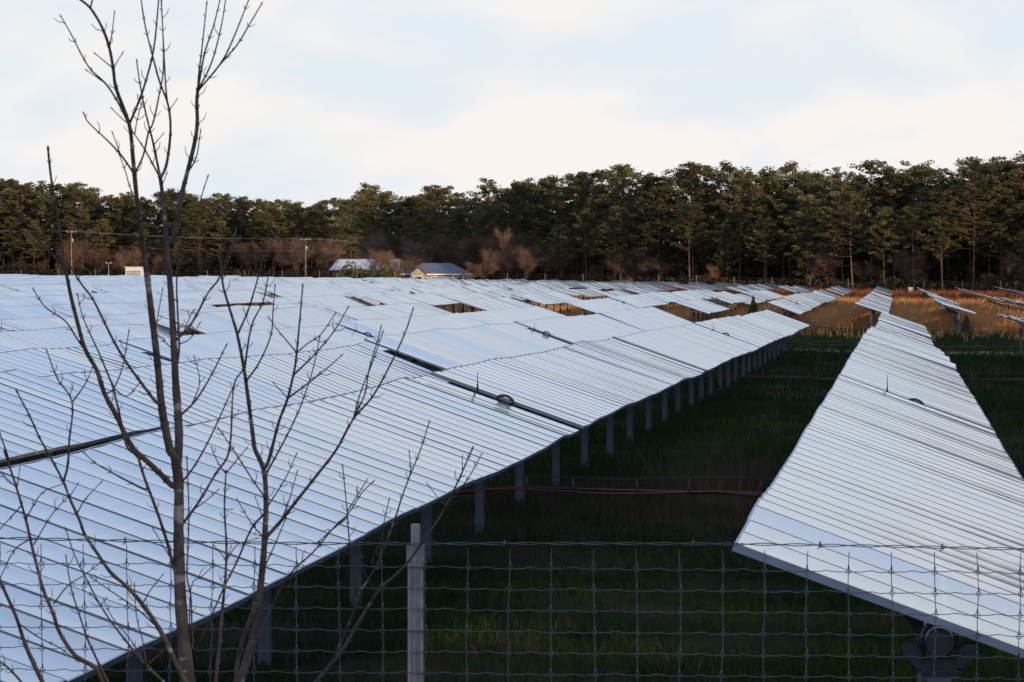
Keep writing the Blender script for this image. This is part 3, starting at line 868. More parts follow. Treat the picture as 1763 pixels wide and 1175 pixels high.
# cabinet between two posts in front of the far fence
p = at(1568, 472, 800); g = gz(p.x, p.y); o = empty('meter_cabinet', (p.x, p.y, g)); tag(o, 'pale meter cabinet hung between two brown posts at the far fence', 'cabinet')
for s in (-1, 1):
    mb = MB(); mb.tube([(s * .42, 0, -.2), (s * .42, 0, 1.5)], .07, 8); link('post', mb.mesh('post', [M_WOOD]), o)
mb = MB(); mb.box((0, -.1, 1.0), (.66, .25, .85)); bd = link('box', mb.mesh('box', [M_SHED]), o)
mb = MB(); mb.box((0, -.235, 1.0), (.5, .02, .68)); link('door', mb.mesh('door', [M_SHED]), bd)

# ------------------------------------------------------------------ red cable runs at the table gaps
def cable_run(y, x0, x1, label):
    g0 = gz(0, y); o = empty('cable_run', (0, y, g0)); tag(o, label, 'cable run', 'red cable runs crossing the rows')
    r_ = random.Random(int(y))
    X = np.arange(x0, x1, .25)
    span = lambda x: (((x - ROW0_X) / ROW_P) % 1.0)
    zz = lambda x, h, sag: gz(x, y) - g0 + h - sag * 4 * span(x) * (1 - span(x))
    mb = MB(); mb.tube([(x, 0, zz(x, .50, .03)) for x in X], .007, 4, caps=False); link('messenger_wire', mb.mesh('messenger_wire', [M_BLACK]), o)
    mb = MB(); mb.tube([(x, .01, zz(x, .34, .05) + .006 * math.sin(x * 2.1)) for x in X], .014, 6, caps=False); link('red_rail', mb.mesh('red_rail', [M_RED]), o)
    mb = MB(); mb.tube([(x, .03, zz(x, .37, .08) + .03 * math.sin(x * 1.7 + y)) for x in X], .016, 5, caps=False); link('cable_bundle', mb.mesh('cable_bundle', [M_BLACK]), o)
    mh = MB(); mh.tube([(0, 0, -.02), (0, .0, .17)], .009, 4); mh.tube([(0, 0, 0), (.03, .03, -.03), (.0, .055, .02)], .008, 4); me = mh.mesh('hanger', [M_RED])
    x = x0 + .3
    while x < x1:
        link('hanger', me, o, loc=(x, 0, zz(x, .34, .05)), rot=(0, R(r_.gauss(0, 6)), 0)); x += r_.uniform(.55, .95)
for y, x0, x1, lab in ((64, -12, 7, 'dark red cable run crossing the aisle at the first table gap'), (146, -22, 16, 'dark red cable run crossing the aisle at the third table gap'),
                       (229.5, -34, 26, 'dark red cable run along the track at the end of the first block'), (297, -20, 34, 'red cable run along the front of the block beyond the track')):
    cable_run(y, x0, x1, lab)

# ------------------------------------------------------------------ grass
M_GRASS = mat('green_grass_blades', (0.008, 0.025, 0.006), 0.8, var=(0.022, 0.055, 0.012), scale=.5, trans=.3, spec=.05)
M_DEAD = mat('dead_grass_blades', (0.030, 0.025, 0.018), 0.9, var=(0.070, 0.058, 0.045), scale=.7, trans=.3, spec=.05)
M_STRAW = mat('tall_straw_grass', (0.34, 0.165, 0.068), 0.8, var=(0.58, 0.320, 0.140), scale=.25, rnd=0, trans=.4, spec=.05)
M_RUST = mat('rusty_seed_heads', (0.17, 0.058, 0.034), 0.8, var=(0.28, 0.11, 0.05), scale=.3, trans=.3, spec=.05)
def blades(pos, h, spread, width, nb, r_):
    """tufts of tapering blades; pos (n,2)"""
    n = len(pos); P = np.repeat(pos, nb, 0); m = n * nb
    b = P + r_.normal(0, 1, (m, 2)) * np.repeat(np.broadcast_to(spread, (n,)), nb)[:, None] * .5
    z = ground_z(b[:, 0], b[:, 1]) - .02
    hh = np.repeat(np.broadcast_to(h, (n,)), nb) * r_.uniform(.5, 1.15, m)
    an = r_.uniform(0, 6.283, m); lean = r_.normal(0, .32, (m, 2))
    wv = np.stack([np.cos(an), np.sin(an)], 1) * width * r_.uniform(.6, 1.3, (m, 1)) * .5
    tip = b + lean * hh[:, None]; mid = b + lean * hh[:, None] * .3
    V = np.stack([np.c_[b - wv, z], np.c_[b + wv, z], np.c_[mid + wv * .8, z + hh * .55], np.c_[tip, z + hh], np.c_[mid - wv * .8, z + hh * .55]], 1).reshape(-1, 3)
    return V, np.arange(5 * m).reshape(m, 5)
gr = np.random.default_rng(33)
def scatter(n, x0, x1, y0, y1, f=None):
    P = np.c_[gr.uniform(x0, x1, n), gr.uniform(y0, y1, n)]
    if f is not None: P = P[gr.random(len(P)) < f(P)]
    return P
def patch(P, s=.5, t=0.0):
    return np.sin(P[:, 0] * s * 1.3 + 1.1 * np.sin(P[:, 1] * s * .6)) * np.sin(P[:, 1] * s * .8 + 2 * np.sin(P[:, 0] * s * .5)) > t
def grass_obj(name, sets, m, label):
    Vs, Fs, o = [], [], 0
    for V, Fq in sets: Vs.append(V); Fs.append(Fq + o); o += len(V)
    tag(link(name, np_mesh(name, np.concatenate(Vs), np.concatenate(Fs), [m])), label, 'grass', kind='stuff')
thin = lambda P: np.where(patch(P, 1.1, .35) | patch(P + 7, .5, .5), .25, 1.0)
s1 = scatter(30000, -9, 3, 20, 62, thin); s2 = scatter(26000, -9, 12, 62, 130, thin); s3 = scatter(18000, -12, 18, 130, 305, thin)
grass_obj('green_grass', [blades(s1, gr.choice([.06, .08, .10, .17], len(s1)), .12, .010, 5, gr), blades(s2, gr.choice([.09, .12, .22], len(s2)), .2, .02, 4, gr), blades(s3, gr.choice([.12, .16, .3], len(s3)), .3, .035, 4, gr)], M_GRASS, 'short dark green grass growing between the solar rows')
d1 = scatter(5000, -9, 3, 22, 64, lambda P: np.where(patch(P, .55, .35), .6, .02)); d2 = scatter(5200, -6, 1, 52, 76, lambda P: np.exp(-((P[:, 1] - 65) / 5) ** 2) * np.where(patch(P, 1.3, -.2), .8, .25)); d3 = scatter(5000, -10, 14, 74, 236, lambda P: np.where(patch(P, .4, .45), .8, .03))
d4 = np.c_[gr.normal(-2.0, .75, 420), gr.normal(71, 2.2, 420)]
grass_obj('dead_grass', [blades(d1, .17, .2, .007, 6, gr), blades(d2, .26, .25, .009, 6, gr), blades(d3, .25, .3, .022, 5, gr), blades(d4, gr.uniform(.25, .75, 420), .3, .008, 8, gr)], M_DEAD, 'tufts of dry brown grass among the green between rows')
t1 = scatter(42000, -50, 62, 298, 620, lambda P: np.where(patch(P, .12, -.45), 1, .35) * sm(300, 345, P[:, 1])); t2 = scatter(2600, -30, 40, 268, 330, lambda P: np.where(patch(P, .22, .45), .8, .04))
t4 = scatter(15000, -20, 62, 318, 430)
grass_obj('straw_grass', [blades(t1, gr.uniform(.55, 1.15, len(t1)), .5, .05, 7, gr), blades(t2, .45, .4, .04, 6, gr), blades(t4, gr.uniform(.5, 1.05, len(t4)), .5, .045, 7, gr)], M_STRAW, 'tall orange straw grass lit by low sun round the far tables')
t3 = scatter(9000, -60, 70, 560, 812)
grass_obj('rusty_grass', [blades(t3, gr.uniform(.7, 1.4, len(t3)), .8, .09, 7, gr)], M_RUST, 'rust red tall grass strip in front of the far fence')

# small evergreens that have seeded themselves round the far tables
def young_pine(name, px, py_top, d, label, m, wide):
    p = at(px, 472, d); g = gz(p.x, p.y); H = CAM_H - g - (py_top - 472) / F_PX * d
    r_ = np.random.default_rng(int(px)); n = 900
    u = r_.random(n) ** .8; an = r_.uniform(0, 6.28, n); rad = wide * H * (1 - u) ** .8 * r_.uniform(.3, 1, n) ** .5 * (1 + .3 * np.sin(an * 3 + u * 9))
    C = np.stack([np.cos(an) * rad, np.sin(an) * rad, .08 * H + u * .95 * H], 1)
    V, Fq = quads(C, r_.uniform(.08, .2, n) * H / 1.6, r_)
    o = empty(name, (p.x, p.y, g)); tag(o, label, 'shrub')
    mb = MB(); mb.tube([(0, 0, -.1), (0, 0, H * .97)], [.04, .008], 5); link('stem', mb.mesh('stem', [M_BARK]), o)
    link('foliage', np_mesh('foliage', V, Fq, [m]), o)
young_pine('cedar_shrub', 1664, 545, 283, 'dark young cedar standing in straw grass beside a table end', M_NEEDLE, .34)
young_pine('young_pine', 1297, 514, 322, 'yellow green young pine rising between the tables beyond the track', M_NEEDLE_Y, .28)
young_pine('weed_shrub', 33, 506, 395, 'small yellow green shrub poking through the far tables', M_NEEDLE_Y, .25)
young_pine('broom_shrub', 1668, 528, 420, 'pale olive shrub among the straw grass', M_NEEDLE_Y, .45)
# ------------------------------------------------------------------ woven wire fence in front
M_WIRE = mat('galvanised_wire', (0.10, 0.125, 0.155), 0.5, 0.3, var=(0.06, 0.078, 0.10), scale=25)
M_FSTEEL = mat('rolled_fence_post', (0.25, 0.25, 0.26), 0.55, 0.3, var=(0.15, 0.155, 0.17), scale=14, bump=.1)
M_FEDGE = mat('pinkish_post_edge', (0.32, 0.25, 0.215), 0.7, 0.1, var=(0.20, 0.17, 0.165), scale=18)  # pinkish tone along the folded sides and edges of the post
FD = 18.75                                                    # fence distance: 0.152 m stays are 73 px apart
fc = at(881.5, 472, FD); f0 = Vector((fc.x, fc.y, 0)); gf = gz(f0.x, f0.y)
DX, DZ = 73.2 / F_PX * FD, 36.6 / F_PX * FD
TOP = (472 - 936.5) / F_PX * FD + CAM_H                       # top strand at the picture centre
SLOPE = -0.0095
fence = empty('wire_fence', (f0.x, f0.y, gf), YAW)
tag(fence, 'galvanised woven wire fence with a twisted top strand before the solar rows', 'fence')
fr = random.Random(4)
def fx_of(px): return (px - 881.5) / F_PX * FD
ox = fx_of(877) % DX
NX = 44
stays = [ox + DX * k for k in range(-NX, NX + 1)]
nrow = int((TOP - .05 - gf) / DZ)
zrow = lambda j, x: TOP - gf - 0.012 - DZ * j + SLOPE * x
# line wires: crimped between the knots
for j in range(1, nrow + 1):
    pts = []
    for k in range(len(stays) - 1):
        x = stays[k]
        jit = fr.gauss(0, .0015)
        for q, a in ((0, 0), (.32, .0), (.45, .0042), (.56, .004), (.72, -.0015)):
            pts.append((x + q * DX, 0.002 * math.sin(k + j), zrow(j, x + q * DX) + a * (1 if fr.random() < .85 else .3) + jit))
    mb = MB(); mb.tube(pts, .0015, 4, caps=False); link('line_wire', mb.mesh('line_wire', [M_WIRE]), fence)
# upright stays, each with the knots that tie it to the line wires
for k, x in enumerate(stays):
    mb = MB(); pts = []
    for j in range(0, nrow + 1):
        z = zrow(j, x) + (0 if j else -.004); xx = x + fr.gauss(0, .0016) - .0035 * math.sin(j * .5 + k)
        pts.append((xx, -.004, z))
        if j:
            ring = [(xx + .0085 * math.cos(a), -.005, z + .0085 * math.sin(a)) for a in np.linspace(0, 2 * math.pi, 9)]
            mb.tube(ring, .0016, 3, caps=False)
            mb.tube([(xx, -.006, z + .006), (xx + .001, -.007, z + .022)], .0030, 4)
    mb.tube(pts, .0015, 4, caps=False)
    link('stay_wire', mb.mesh('stay_wire', [M_WIRE]), fence)
# twisted double top strand with barbs
for ph in (0, math.pi):
    xs_ = np.arange(-NX * DX, NX * DX, .02)
    mb = MB(); mb.tube([(x, -.004 + .0028 * math.cos(x * 26 + ph), TOP - gf + SLOPE * x + .004 * math.sin(x * 26 + ph) + .006 * math.sin(x * 1.9)) for x in xs_], .0022, 4, caps=False)
    link('top_strand', mb.mesh('top_strand', [M_WIRE]), fence)
for bx in (868, 1193, 1412, 1622, 215, -120, 1960, 550):
    x = fx_of(bx); z = TOP - gf + SLOPE * x + .006 * math.sin(x * 1.9)
    mb = MB(); mb.tube([(x - .006, -.006, z - .014), (x, -.009, z), (x + .003, -.006, z + .014)], .0022, 4); mb.tube([(x + .005, -.004, z - .009), (x + .002, -.009, z), (x - .003, -.004, z + .010)], .0022, 4)
    link('barb', mb.mesh('barb', [M_WIRE]), fence)
def fence_post(px):
    x = fx_of(px); ztop = TOP - gf + SLOPE * x
    mb = MB()                                                 # rolled channel: web, two folded sides, lips
    wd, dp = .056, .05
    zt = ztop - .012; zc = -.4
    mb.box((x, .012, (zt + zc) / 2), (wd - .012, .004, zt - zc), 0)
    for s in (-1, 1):
        mb.box((x + s * (wd / 2 - .003), .033, (zt + zc) / 2), (.006, .046, zt - zc), 1)
        mb.tube([(x + s * (wd / 2 - .006), .013, zc), (x + s * (wd / 2 - .006), .013, zt)], .006, 8, 1)
    mb.tube([(x - .004, .012, zc), (x - .004, .012, zt)], .007, 8, 0)
    po = link('post', mb.mesh('post', [M_FSTEEL, M_FEDGE]), fence)
    mb = MB(); mb.tube([(x, .036, zt - .3), (x, .036, ztop + .062), (x, .036, ztop + .066)], [.0165, .0165, .013], 14); link('post_stub', mb.mesh('post_stub', [M_FSTEEL]), po)
    mb = MB()
    mb.box((x, .009, zt - .028), (wd + .008, .004, .056), 0)
    for s in (-1, 1): mb.box((x + s * (wd / 2 + .003), .033, zt - .028), (.003, .05, .056), 0)
    link('collar', mb.mesh('collar', [M_FSTEEL]), po)
    for j in range(1, nrow, 3):
        z = zrow(j, x); mb = MB(); mb.tube([(x - wd / 2 - .004, .02, z), (x - wd / 2, -.006, z + .002), (x + wd / 2, -.006, z - .002), (x + wd / 2 + .004, .02, z + .003)], .0022, 4); link('tie', mb.mesh('tie', [M_WIRE]), po)
for px in (715, 715 - 1720, 715 + 1720): fence_post(px)

# ------------------------------------------------------------------ bare saplings at the fence
def bark_mat():
    m = mat('sapling_bark', (0.052, 0.044, 0.045), 0.8, var=(0.020, 0.017, 0.019), scale=16, bump=.5, bscale=60, ramp=(.4, .62))
    t = m.node_tree; b = [n for n in t.nodes if n.type == 'BSDF_PRINCIPLED'][0]
    src = b.inputs['Base Color'].links[0].from_socket
    c = N(t, 'ShaderNodeTexCoord'); mp_ = N(t, 'ShaderNodeMapping'); mp_.inputs['Scale'].default_value = (14, 14, 24)
    n = N(t, 'ShaderNodeTexNoise'); n.inputs['Scale'].default_value = 1.0; n.inputs['Detail'].default_value = 3
    t.links.new(c.outputs['Object'], mp_.inputs[0]); t.links.new(mp_.outputs[0], n.inputs['Vector'])
    r = N(t, 'ShaderNodeMapRange'); r.inputs['From Min'].default_value = .60; r.inputs['From Max'].default_value = .68; t.links.new(n.outputs['Fac'], r.inputs['Value'])
    x = N(t, 'ShaderNodeMix', data_type='RGBA'); x.inputs['B'].default_value = (0.17, 0.165, 0.16, 1)
    t.links.new(r.outputs['Result'], x.inputs['Factor']); t.links.new(src, x.inputs['A']); t.links.new(x.outputs['Result'], b.inputs['Base Color'])
    return m
M_SAP = bark_mat()
M_SHOOT = mat('red_brown_shoots', (0.036, 0.019, 0.021), 0.6, var=(0.024, 0.014, 0.016), scale=30)
def Z7(*p): return [(x / 2.798, y / 2.798) for x, y in p]
def Z1(*p): return [(x / 2.937, 400 + y / 2.937) for x, y in p]
def Z4(*p): return [(x / 2.937, 775 + y / 2.937) for x, y in p]
def Z5(*p): return [(550 + x / 2.937, 775 + y / 2.937) for x, y in p]
SAPLINGS = [
 dict(name='bare_sapling', label='tall grey barked bare sapling with forked trunk in front of the fence', depth=15.2, base=(322, None), stems=[
  (Z4((950,1175),(932,1000),(915,800),(906,600),(903,400),(905,180)) + Z1((897,1175),(905,1050),(898,900),(888,760),(878,560),(865,330),(850,150),(836,10)) + Z7((800,1150),(790,1020),(778,900),(772,860)), 13, 3.4),
  (Z4((903,230)) + Z1((885,1150),(860,1100),(832,970),(815,860),(800,700),(785,560),(765,400),(740,190),(712,0)) + Z7((685,1150),(672,1050),(655,920),(640,760),(622,600),(560,430),(545,330),(525,225),(490,130),(435,40),(375,-10)), 8.5, 2.0),
  (Z7((435,40),(445,0),(452,-20)), 1.8, 1.2),
  (Z7((622,600),(660,510),(690,430),(740,240),(765,-10)), 2.6, 1.3),
  (Z7((648,850),(620,800),(580,745),(530,690),(430,595),(408,558)), 2.2, 1.0),
  (Z7((580,745),(545,650)), 1.2, .8), (Z7((660,1000),(625,900),(605,830),(578,755)), 1.3, .9),
  (Z7((612,610),(560,480),(505,400),(440,340),(395,270),(350,180),(298,88)), 2.3, 1.0),
  (Z7((505,400),(425,345)), 1.2, .8), (Z7((540,335),(465,265)), 1.2, .8), (Z7((548,340),(585,265)), 1.2, .8), (Z7((525,225),(540,160),(550,72)), 1.4, .8), (Z7((622,600),(585,570),(545,530)), 1.2, .8),
  (Z7((655,845),(690,750),(715,640),(738,590),(768,450),(788,310),(778,10)), 2.0, 1.0),
  (Z7((772,860),(735,790),(690,710),(635,630)), 1.8, 1.0),
  (Z7((772,860),(740,700),(715,600),(690,490),(670,380),(660,305)), 2.6, 1.1),
  (Z7((775,860),(800,800),(818,680),(820,580),(805,490),(770,400),(740,290),(700,130),(678,-10)), 2.9, 1.2),
  (Z7((803,490),(797,400),(787,200),(776,0)), 1.7, 1.0), (Z7((640,660),(660,580),(688,480)), 1.2, .8),
  (Z7((818,545),(845,490)), 1.1, .7), (Z7((740,700),(778,655)), 1.1, .7),
  (Z1((850,60)) + Z7((845,1120),(860,1040),(880,920),(900,840),(935,700),(950,600),(948,500),(952,440)), 5.2, 3.0),
  (Z7((952,435),(958,350),(972,240),(995,25)), 1.8, 1.0), (Z7((952,435),(985,260),(1030,120),(1062,-10)), 2.0, 1.1), (Z7((958,435),(1020,300),(1065,130),(1088,-10)), 1.8, 1.0),
  (Z7((960,435),(1060,310),(1120,195),(1202,-10)), 2.0, 1.0), (Z7((1050,320),(1140,220),(1195,130),(1255,28)), 1.8, 1.0),
  (Z7((903,850),(945,760),(965,640)), 1.6, .9), (Z7((792,1010),(850,940),(885,900)), 1.4, .9), (Z7((780,900),(800,845)), 1.1, .8),
  (Z1((815,870),(790,860),(720,770),(640,660),(580,560),(530,460),(470,340),(410,260),(360,180)), 3.2, 1.5),
  (Z1((890,700),(905,600),(900,450),(893,250),(905,110),(940,0),(990,-45)) + Z7((970,950),(998,860)), 2.2, 1.0),
  (Z1((880,560),(970,460),(1050,310),(1115,220),(1190,0)), 2.6, 1.2),
  (Z1((905,950),(990,850),(1070,720),(1140,580)), 2.2, 1.0), (Z1((970,880),(1010,760),(985,640)), 1.1, .8),
  (Z1((870,590),(820,540),(790,490),(820,300)), 1.3, .8), (Z1((880,440),(930,480),(970,410)), 1.2, .8), (Z1((900,580),(960,540),(1005,470)), 1.3, .8),
  (Z4((870,180),(800,110),(700,20)) + Z1((700,1130),(640,1040),(590,930),(530,820),(490,700),(430,590),(390,450),(360,330),(330,180),(300,0)) + Z7((270,1010),(245,850),(232,725)), 6.0, 2.0),
  (Z1((330,180),(320,170),(250,100),(165,0)) + Z7((130,1080),(0,945),(-30,920)), 2.2, 1.2),
  (Z1((440,610),(390,540),(330,450),(230,380),(175,300)), 1.9, 1.0), (Z1((575,790),(620,680),(650,510)), 1.5, .9), (Z1((570,780),(500,610),(440,480),(410,400),(395,330)), 1.9, .9), (Z1((585,790),(640,830),(700,770)), 1.3, .8),
  (Z4((890,700),(870,560),(840,450),(790,300),(730,140),(690,20)) + Z1((640,1080),(600,900),(570,780)), 3.4, 1.8),
  (Z4((905,400),(1000,270),(1090,120),(1160,0)) + Z1((1180,790),(1225,700)), 2.7, 1.4), (Z4((915,185),(970,100),(1030,0)) + Z1((1100,960),(1180,780)), 2.0, 1.1),
  (Z4((975,1000),(970,900),(965,740),(945,640),(950,500),(955,300),(945,50)), 1.9, 1.1), (Z4((735,200),(640,155),(540,100),(480,65),(430,20)), 2.3, 1.0), (Z4((990,290),(1050,250),(1095,210)), 1.2, .8),
  (Z4((850,560),(780,410)), 1.1, .8), (Z4((960,1010),(965,700),(1020,640),(1075,590)), 1.6, .8),
 ]),
 dict(name='bare_sapling', label='slender bare sapling leaning against a taller sapling with a forked top', depth=15.7, base=(408, None), stems=[
  (Z4((1215,1175),(1240,1090),(1280,950),(1310,740),(1325,620),(1338,450),(1345,250),(1333,100),(1290,0)) + Z1((1280,1040),(1265,920),(1235,700),(1200,520),(1165,400),(1130,280),(1120,200),(1110,120)), 8.0, 1.6),
  (Z4((1195,1175),(1200,1080),(1230,950),(1300,760)), 4.0, 3.0),
  (Z1((1232,700),(1270,480),(1330,350),(1360,200)), 2.2, 1.0), (Z1((1200,515),(1260,380),(1320,170),(1360,0)), 2.0, 1.0),
  (Z1((1255,760),(1310,660),(1370,520),(1380,400),(1390,280)), 1.9, .9), (Z1((1120,200),(1150,160),(1190,20)), 1.7, .9),
  (Z4((1338,110)) + Z1((1360,1150),(1410,960),(1455,840),(1490,690),(1500,610),(1520,400),(1530,280)), 3.4, 1.2),
  (Z1((1490,710),(1590,620),(1690,500),(1755,390)), 1.9, .9), (Z1((1498,620),(1450,550),(1400,490),(1365,440)), 1.5, .8), (Z1((1455,840),(1550,770),(1640,700),(1720,630)), 1.8, .9), (Z1((1450,845),(1390,770)), 1.2, .8),
  (Z1((1500,605),(1560,560),(1620,520),(1690,420)), 1.4, .8),
  (Z4((1343,455),(1420,360),(1490,270),(1600,130),(1700,0)) + [(608, 722), (640, 685), (667, 638), (696, 577), (710, 536)], 3.6, 1.1), ([(608, 722), (628, 679), (635, 638), (649, 590), (655, 567)], 1.7, .9), ([(606, 726), (622, 672), (640, 628), (658, 575)], 1.5, .8),
  (Z4((1345,130)) + Z1((1385,1150),(1450,1030),(1520,880),(1580,700),(1615,540)), 2.0, .9),
  (Z4((1350,285),(1440,150),(1495,30)), 1.6, .8), (Z4((1340,240),(1270,140),(1180,0)) + Z1((1110,1000),), 1.7, .9), (Z4((1420,370),(1460,260),(1500,120)), 1.4, .8),
  (Z4((1325,620),(1380,500),(1440,360)), 1.5, .9), (Z4((1338,320),(1270,400),(1200,560),(1130,700),(1060,860),(1000,990)), 2.2, 1.2),
  (Z4((1335,450),(1270,370),(1205,260)), 1.3, .8), (Z4((1310,330),(1295,250)), 1.0, .7),
 ]),
 dict(name='bare_sapling', label='thin bare stems rising beside the slender sapling and its taller neighbour', depth=15.0, base=(365, None), stems=[
  (Z4((1090,1175),(1110,980),(1125,800),(1140,640),(1145,480),(1135,300),(1142,120)), 3.6, 1.3),
  (Z4((1142,125),(1100,60),(1075,0)), 1.3, .8), (Z4((1145,120),(1190,60),(1240,0)), 1.4, .8), (Z4((1140,580),(1200,480),(1290,450)), 1.3, .8), (Z4((1145,570),(1115,520),(1088,490)), 1.2, .8), (Z4((1135,320),(1160,300)), 1.0, .7),
  (Z4((1142,560),(1165,500)), 1., .7),
 ]),
 dict(name='bare_sapling', label='low spreading bare shrub stems before the wire mesh and solar row', depth=14.7, base=(215, None), stems=[
  (Z4((940,1175),(890,1080),(840,970),(790,880),(720,780),(640,690),(560,620),(490,520),(430,430),(400,350),(350,240),(320,160),(235,0)) + Z1((200,1040),(150,930),(90,815)), 5.2, 1.3),
  (Z4((320,160),(340,90),(348,0)) + Z1((350,1050),(365,860),(290,740),(240,610)), 2.6, 1.0), (Z1((365,860),(430,770),(465,690)), 1.7, .8),
  (Z4((390,325),(430,250),(505,170)), 1.4, .8), (Z4((270,780),(340,690),(430,630),(500,575)), 1.5, .8), (Z4((170,480),(260,330),(340,240)), 1.4, .8), (Z4((350,235),(388,180)), 1.0, .7),
  (Z4((720,785),(760,710),(815,640)), 1.4, .8), (Z4((800,890),(700,810),(600,740),(540,700),(470,650)), 1.7, .9),
  (Z4((520,1175),(480,1100),(380,1040),(300,920),(270,830),(220,710),(190,600),(160,480),(130,350),(80,180),(20,0)) + Z1((45,1150),(0,1020)), 4.6, 1.4),
  (Z4((85,200),(100,90)), 1.2, .7), (Z4((80,190),(0,115)), 1.2, .8), (Z4((135,350),(210,220),(310,175)), 1.5, .8), (Z4((100,290),(0,400)), 1.4, .8), (Z4((150,450),(70,510),(0,650)), 1.5, .9),
  (Z4((215,1175),(130,990),(80,840),(0,660),(-30,560)), 4.4, 2.4), (Z4((100,880),(200,950),(300,1000),(380,1060)), 1.6, .9), (Z4((110,1175),(50,1110),(0,1070),(-40,1040)), 2.4, 1.5),
  (Z4((830,1175),(740,1090),(600,920),(510,790),(430,640),(380,540),(335,410)), 2.8, 1.0), (Z4((510,800),(470,740),(432,715)), 1.1, .7), (Z4((520,790),(530,760)), 1.0, .7),
  (Z4((545,1175),(490,1060),(440,950),(400,830),(360,700),(335,550)), 2.5, 1.0), (Z4((745,1095),(720,960),(690,840),(680,690)), 1.4, .8), (Z4((740,1095),(660,960),(570,850),(530,770)), 1.5, .8), (Z4((745,1090),(810,1030)), 1.1, .8),
 ]),
 dict(name='bare_sapling', label='slanting bare shoots crossing the steel fence post', depth=16.2, base=(520, None), stems=[
  (Z5((-20,1175),(110,1020),(230,820),(310,700),(420,600),(540,440),(620,320),(700,160),(770,0)), 3.6, 1.3), (Z5((640,290),(700,215),(760,130),(815,30)), 1.5, .8), (Z5((690,180),(720,120),(722,45)), 1.2, .7),
  (Z5((0,1160),(60,1080),(180,800),(190,740),(280,600),(370,380),(430,200),(510,0)) + [(738, 730)], 3.0, 1.0), (Z5((195,740),(165,580),(145,400),(140,310),(118,90)), 1.7, .9), (Z5((150,330),(80,390),(0,460)), 1.6, .9), (Z5((140,310),(185,240),(235,160)), 1.3, .8),
  (Z5((425,210),(460,110),(455,20)), 1.3, .8), (Z5((270,730),(230,620),(195,480)), 1.2, .8), (Z5((300,590),(320,400),(350,260)), 1.4, .8), (Z5((620,270),(590,230),(552,180)), 1.0, .7),
  (Z4((1200,1175),(1280,1010),(1400,740),(1480,610),(1580,520),(1690,390),(1762,320)) + [(622, 850), (640, 832)], 2.6, 1.0),
 ]),
]
sr = random.Random(17)
def smooth_path(pts, per=4):
    """Catmull-Rom through the traced points"""
    P = [Vector(p) for p in pts]
    if len(P) < 2: return P
    E = [P[0] * 2 - P[1]] + P + [P[-1] * 2 - P[-2]]
    out_ = []
    for i in range(1, len(E) - 2):
        a, b, c, d = E[i-1], E[i], E[i+1], E[i+2]
        for k in range(per):
            t = k / per
            out_.append(.5 * (2*b + (c - a)*t + (2*a - 5*b + 4*c - d)*t*t + (3*b - a - 3*c + d)*t**3))
    return out_ + [P[-1]]
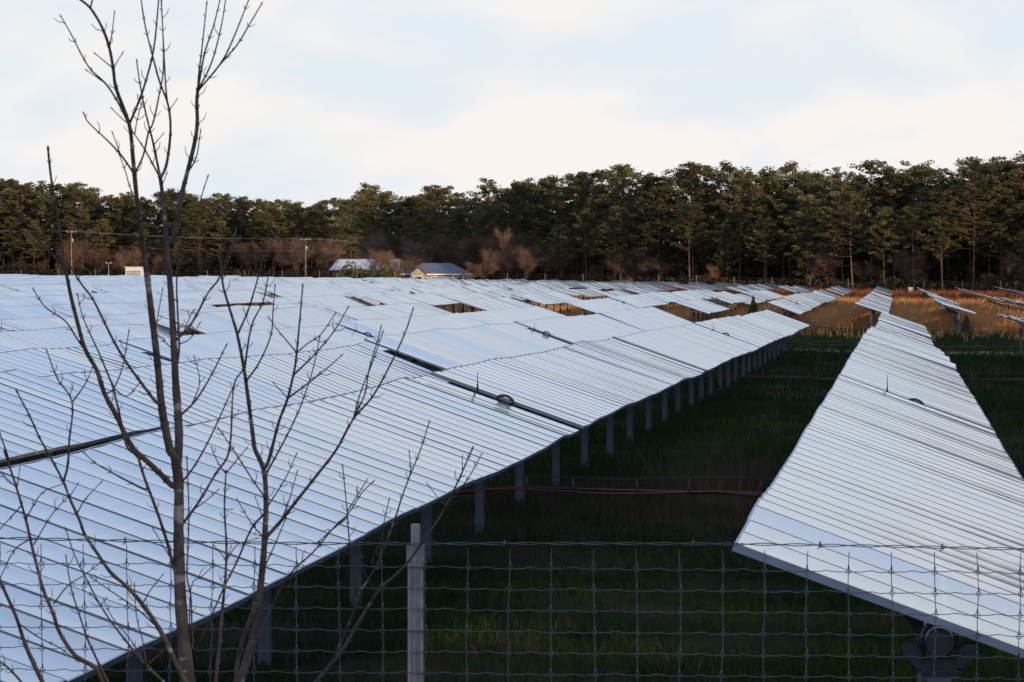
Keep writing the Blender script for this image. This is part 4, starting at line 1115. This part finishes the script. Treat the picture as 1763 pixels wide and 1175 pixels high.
for sp in SAPLINGS:
    pc = at(sp['base'][0], 472, sp['depth'])
    root_g = gz(pc.x, pc.y)
    root = empty(sp['name'], (pc.x, pc.y, root_g)); tag(root, sp['label'], 'sapling', 'bare saplings in front of the fence')
    O = Vector(root.location)
    placed = []                                               # (px, py, depth) of wood already standing
    k_px = 1.0
    trunk_done = False
    for si, (path, w0, w1) in enumerate(sp['stems']):
        m_px = sp['depth'] / F_PX
        s0 = Vector((path[0][0], path[0][1]))
        d0 = sp['depth'] + sr.uniform(-.15, .15)
        if placed and path[0][1] < 1160:
            q = min(placed, key=lambda a: (a[0] - s0.x) ** 2 + (a[1] - s0.y) ** 2)
            if (q[0] - s0.x) ** 2 + (q[1] - s0.y) ** 2 < 26 ** 2: d0 = q[2]; path = [(q[0], q[1])] + path[1:] if len(path) > 1 and (q[0]-s0.x)**2+(q[1]-s0.y)**2 < 7**2 else [(q[0], q[1])] + path
        drift = sr.uniform(-.22, .22)
        sm_ = smooth_path([Vector((a, b, 0)) for a, b in path])
        L = [0]
        for a, b in zip(sm_, sm_[1:]): L.append(L[-1] + (b - a).length)
        tot = max(L[-1], 1)
        pts, rad = [], []
        for v, l in zip(sm_, L):
            dep = d0 + drift * l / 500 + .012 * math.sin(l / 60 + si)
            pts.append(at(v.x, v.y, dep) - O)
            rad.append((w0 + (w1 - w0) * (l / tot) ** .75) * 1.0 * dep / F_PX * sr.uniform(.94, 1.06))
            placed.append((v.x, v.y, dep))
        if path[0][1] >= 1150:                                # run the stem down to its root
            foot = Vector((sr.uniform(-.08, .08), sr.uniform(-.08, .08), -.08)); first = pts[0].copy()
            ext = [foot.lerp(first, q) for q in (0, .35, .7)]
            pts = ext + pts; rad = [rad[0] * 1.35, rad[0] * 1.2, rad[0] * 1.08] + rad
        mb = MB(); thick = w0 > 3
        mb.tube(pts, rad, 9 if w0 > 6 else 6 if thick else 5)
        # opposite buds and short spurs at the nodes of the young wood
        l_next = sr.uniform(18, 40)
        for i in range(1, len(sm_) - 1):
            if L[i] < l_next or w0 > 9 and L[i] < tot * .75: continue
            l_next = L[i] + sr.uniform(17, 40)
            tng = (sm_[min(i+1, len(sm_)-1)] - sm_[i-1]).normalized(); nrm = Vector((-tng.y, tng.x, 0))
            j = i + (len(pts) - len(sm_))
            dep = placed[-len(sm_) + i][2]
            for s in (-1, 1):
                if sr.random() < .25: continue
                ll = sr.choice((4, 5, 6, 7, 9, 13, 20)) if w0 < 4 else sr.choice((4, 6, 8, 16, 24))
                d1 = (nrm * s * .75 + tng * .65).normalized(); d2 = (nrm * s * .35 + tng).normalized()
                a = sm_[i]; b_ = a + d1 * ll * .6; c_ = b_ + d2 * ll * .5
                dz = sr.uniform(-.03, .03)
                mb.tube([at(a.x, a.y, dep) - O, at(b_.x, b_.y, dep + dz * .6) - O, at(c_.x, c_.y, dep + dz) - O], [.75 * dep / F_PX, .7 * dep / F_PX, .45 * dep / F_PX], 4)
            # swollen node
            mb.tube([pts[j] - (pts[j] - pts[j-1]).normalized() * .004, pts[j], pts[j] + (pts[j] - pts[j-1]).normalized() * .004], [rad[j] * .9, rad[j] * 1.35, rad[j] * .9], 5)
        e = pts[-1]; dr = (pts[-1] - pts[-2]).normalized()    # terminal bud
        mb.tube([e, e + dr * .006, e + dr * .014], [rad[-1], rad[-1] * 1.5, rad[-1] * .4], 5)
        nm = 'trunk' if w0 > 6 and not trunk_done else 'branch' if thick else 'twig'
        if nm == 'trunk': trunk_done = True
        link(nm, mb.mesh(nm, [M_SAP if w0 > 2.5 else M_SHOOT]), root)
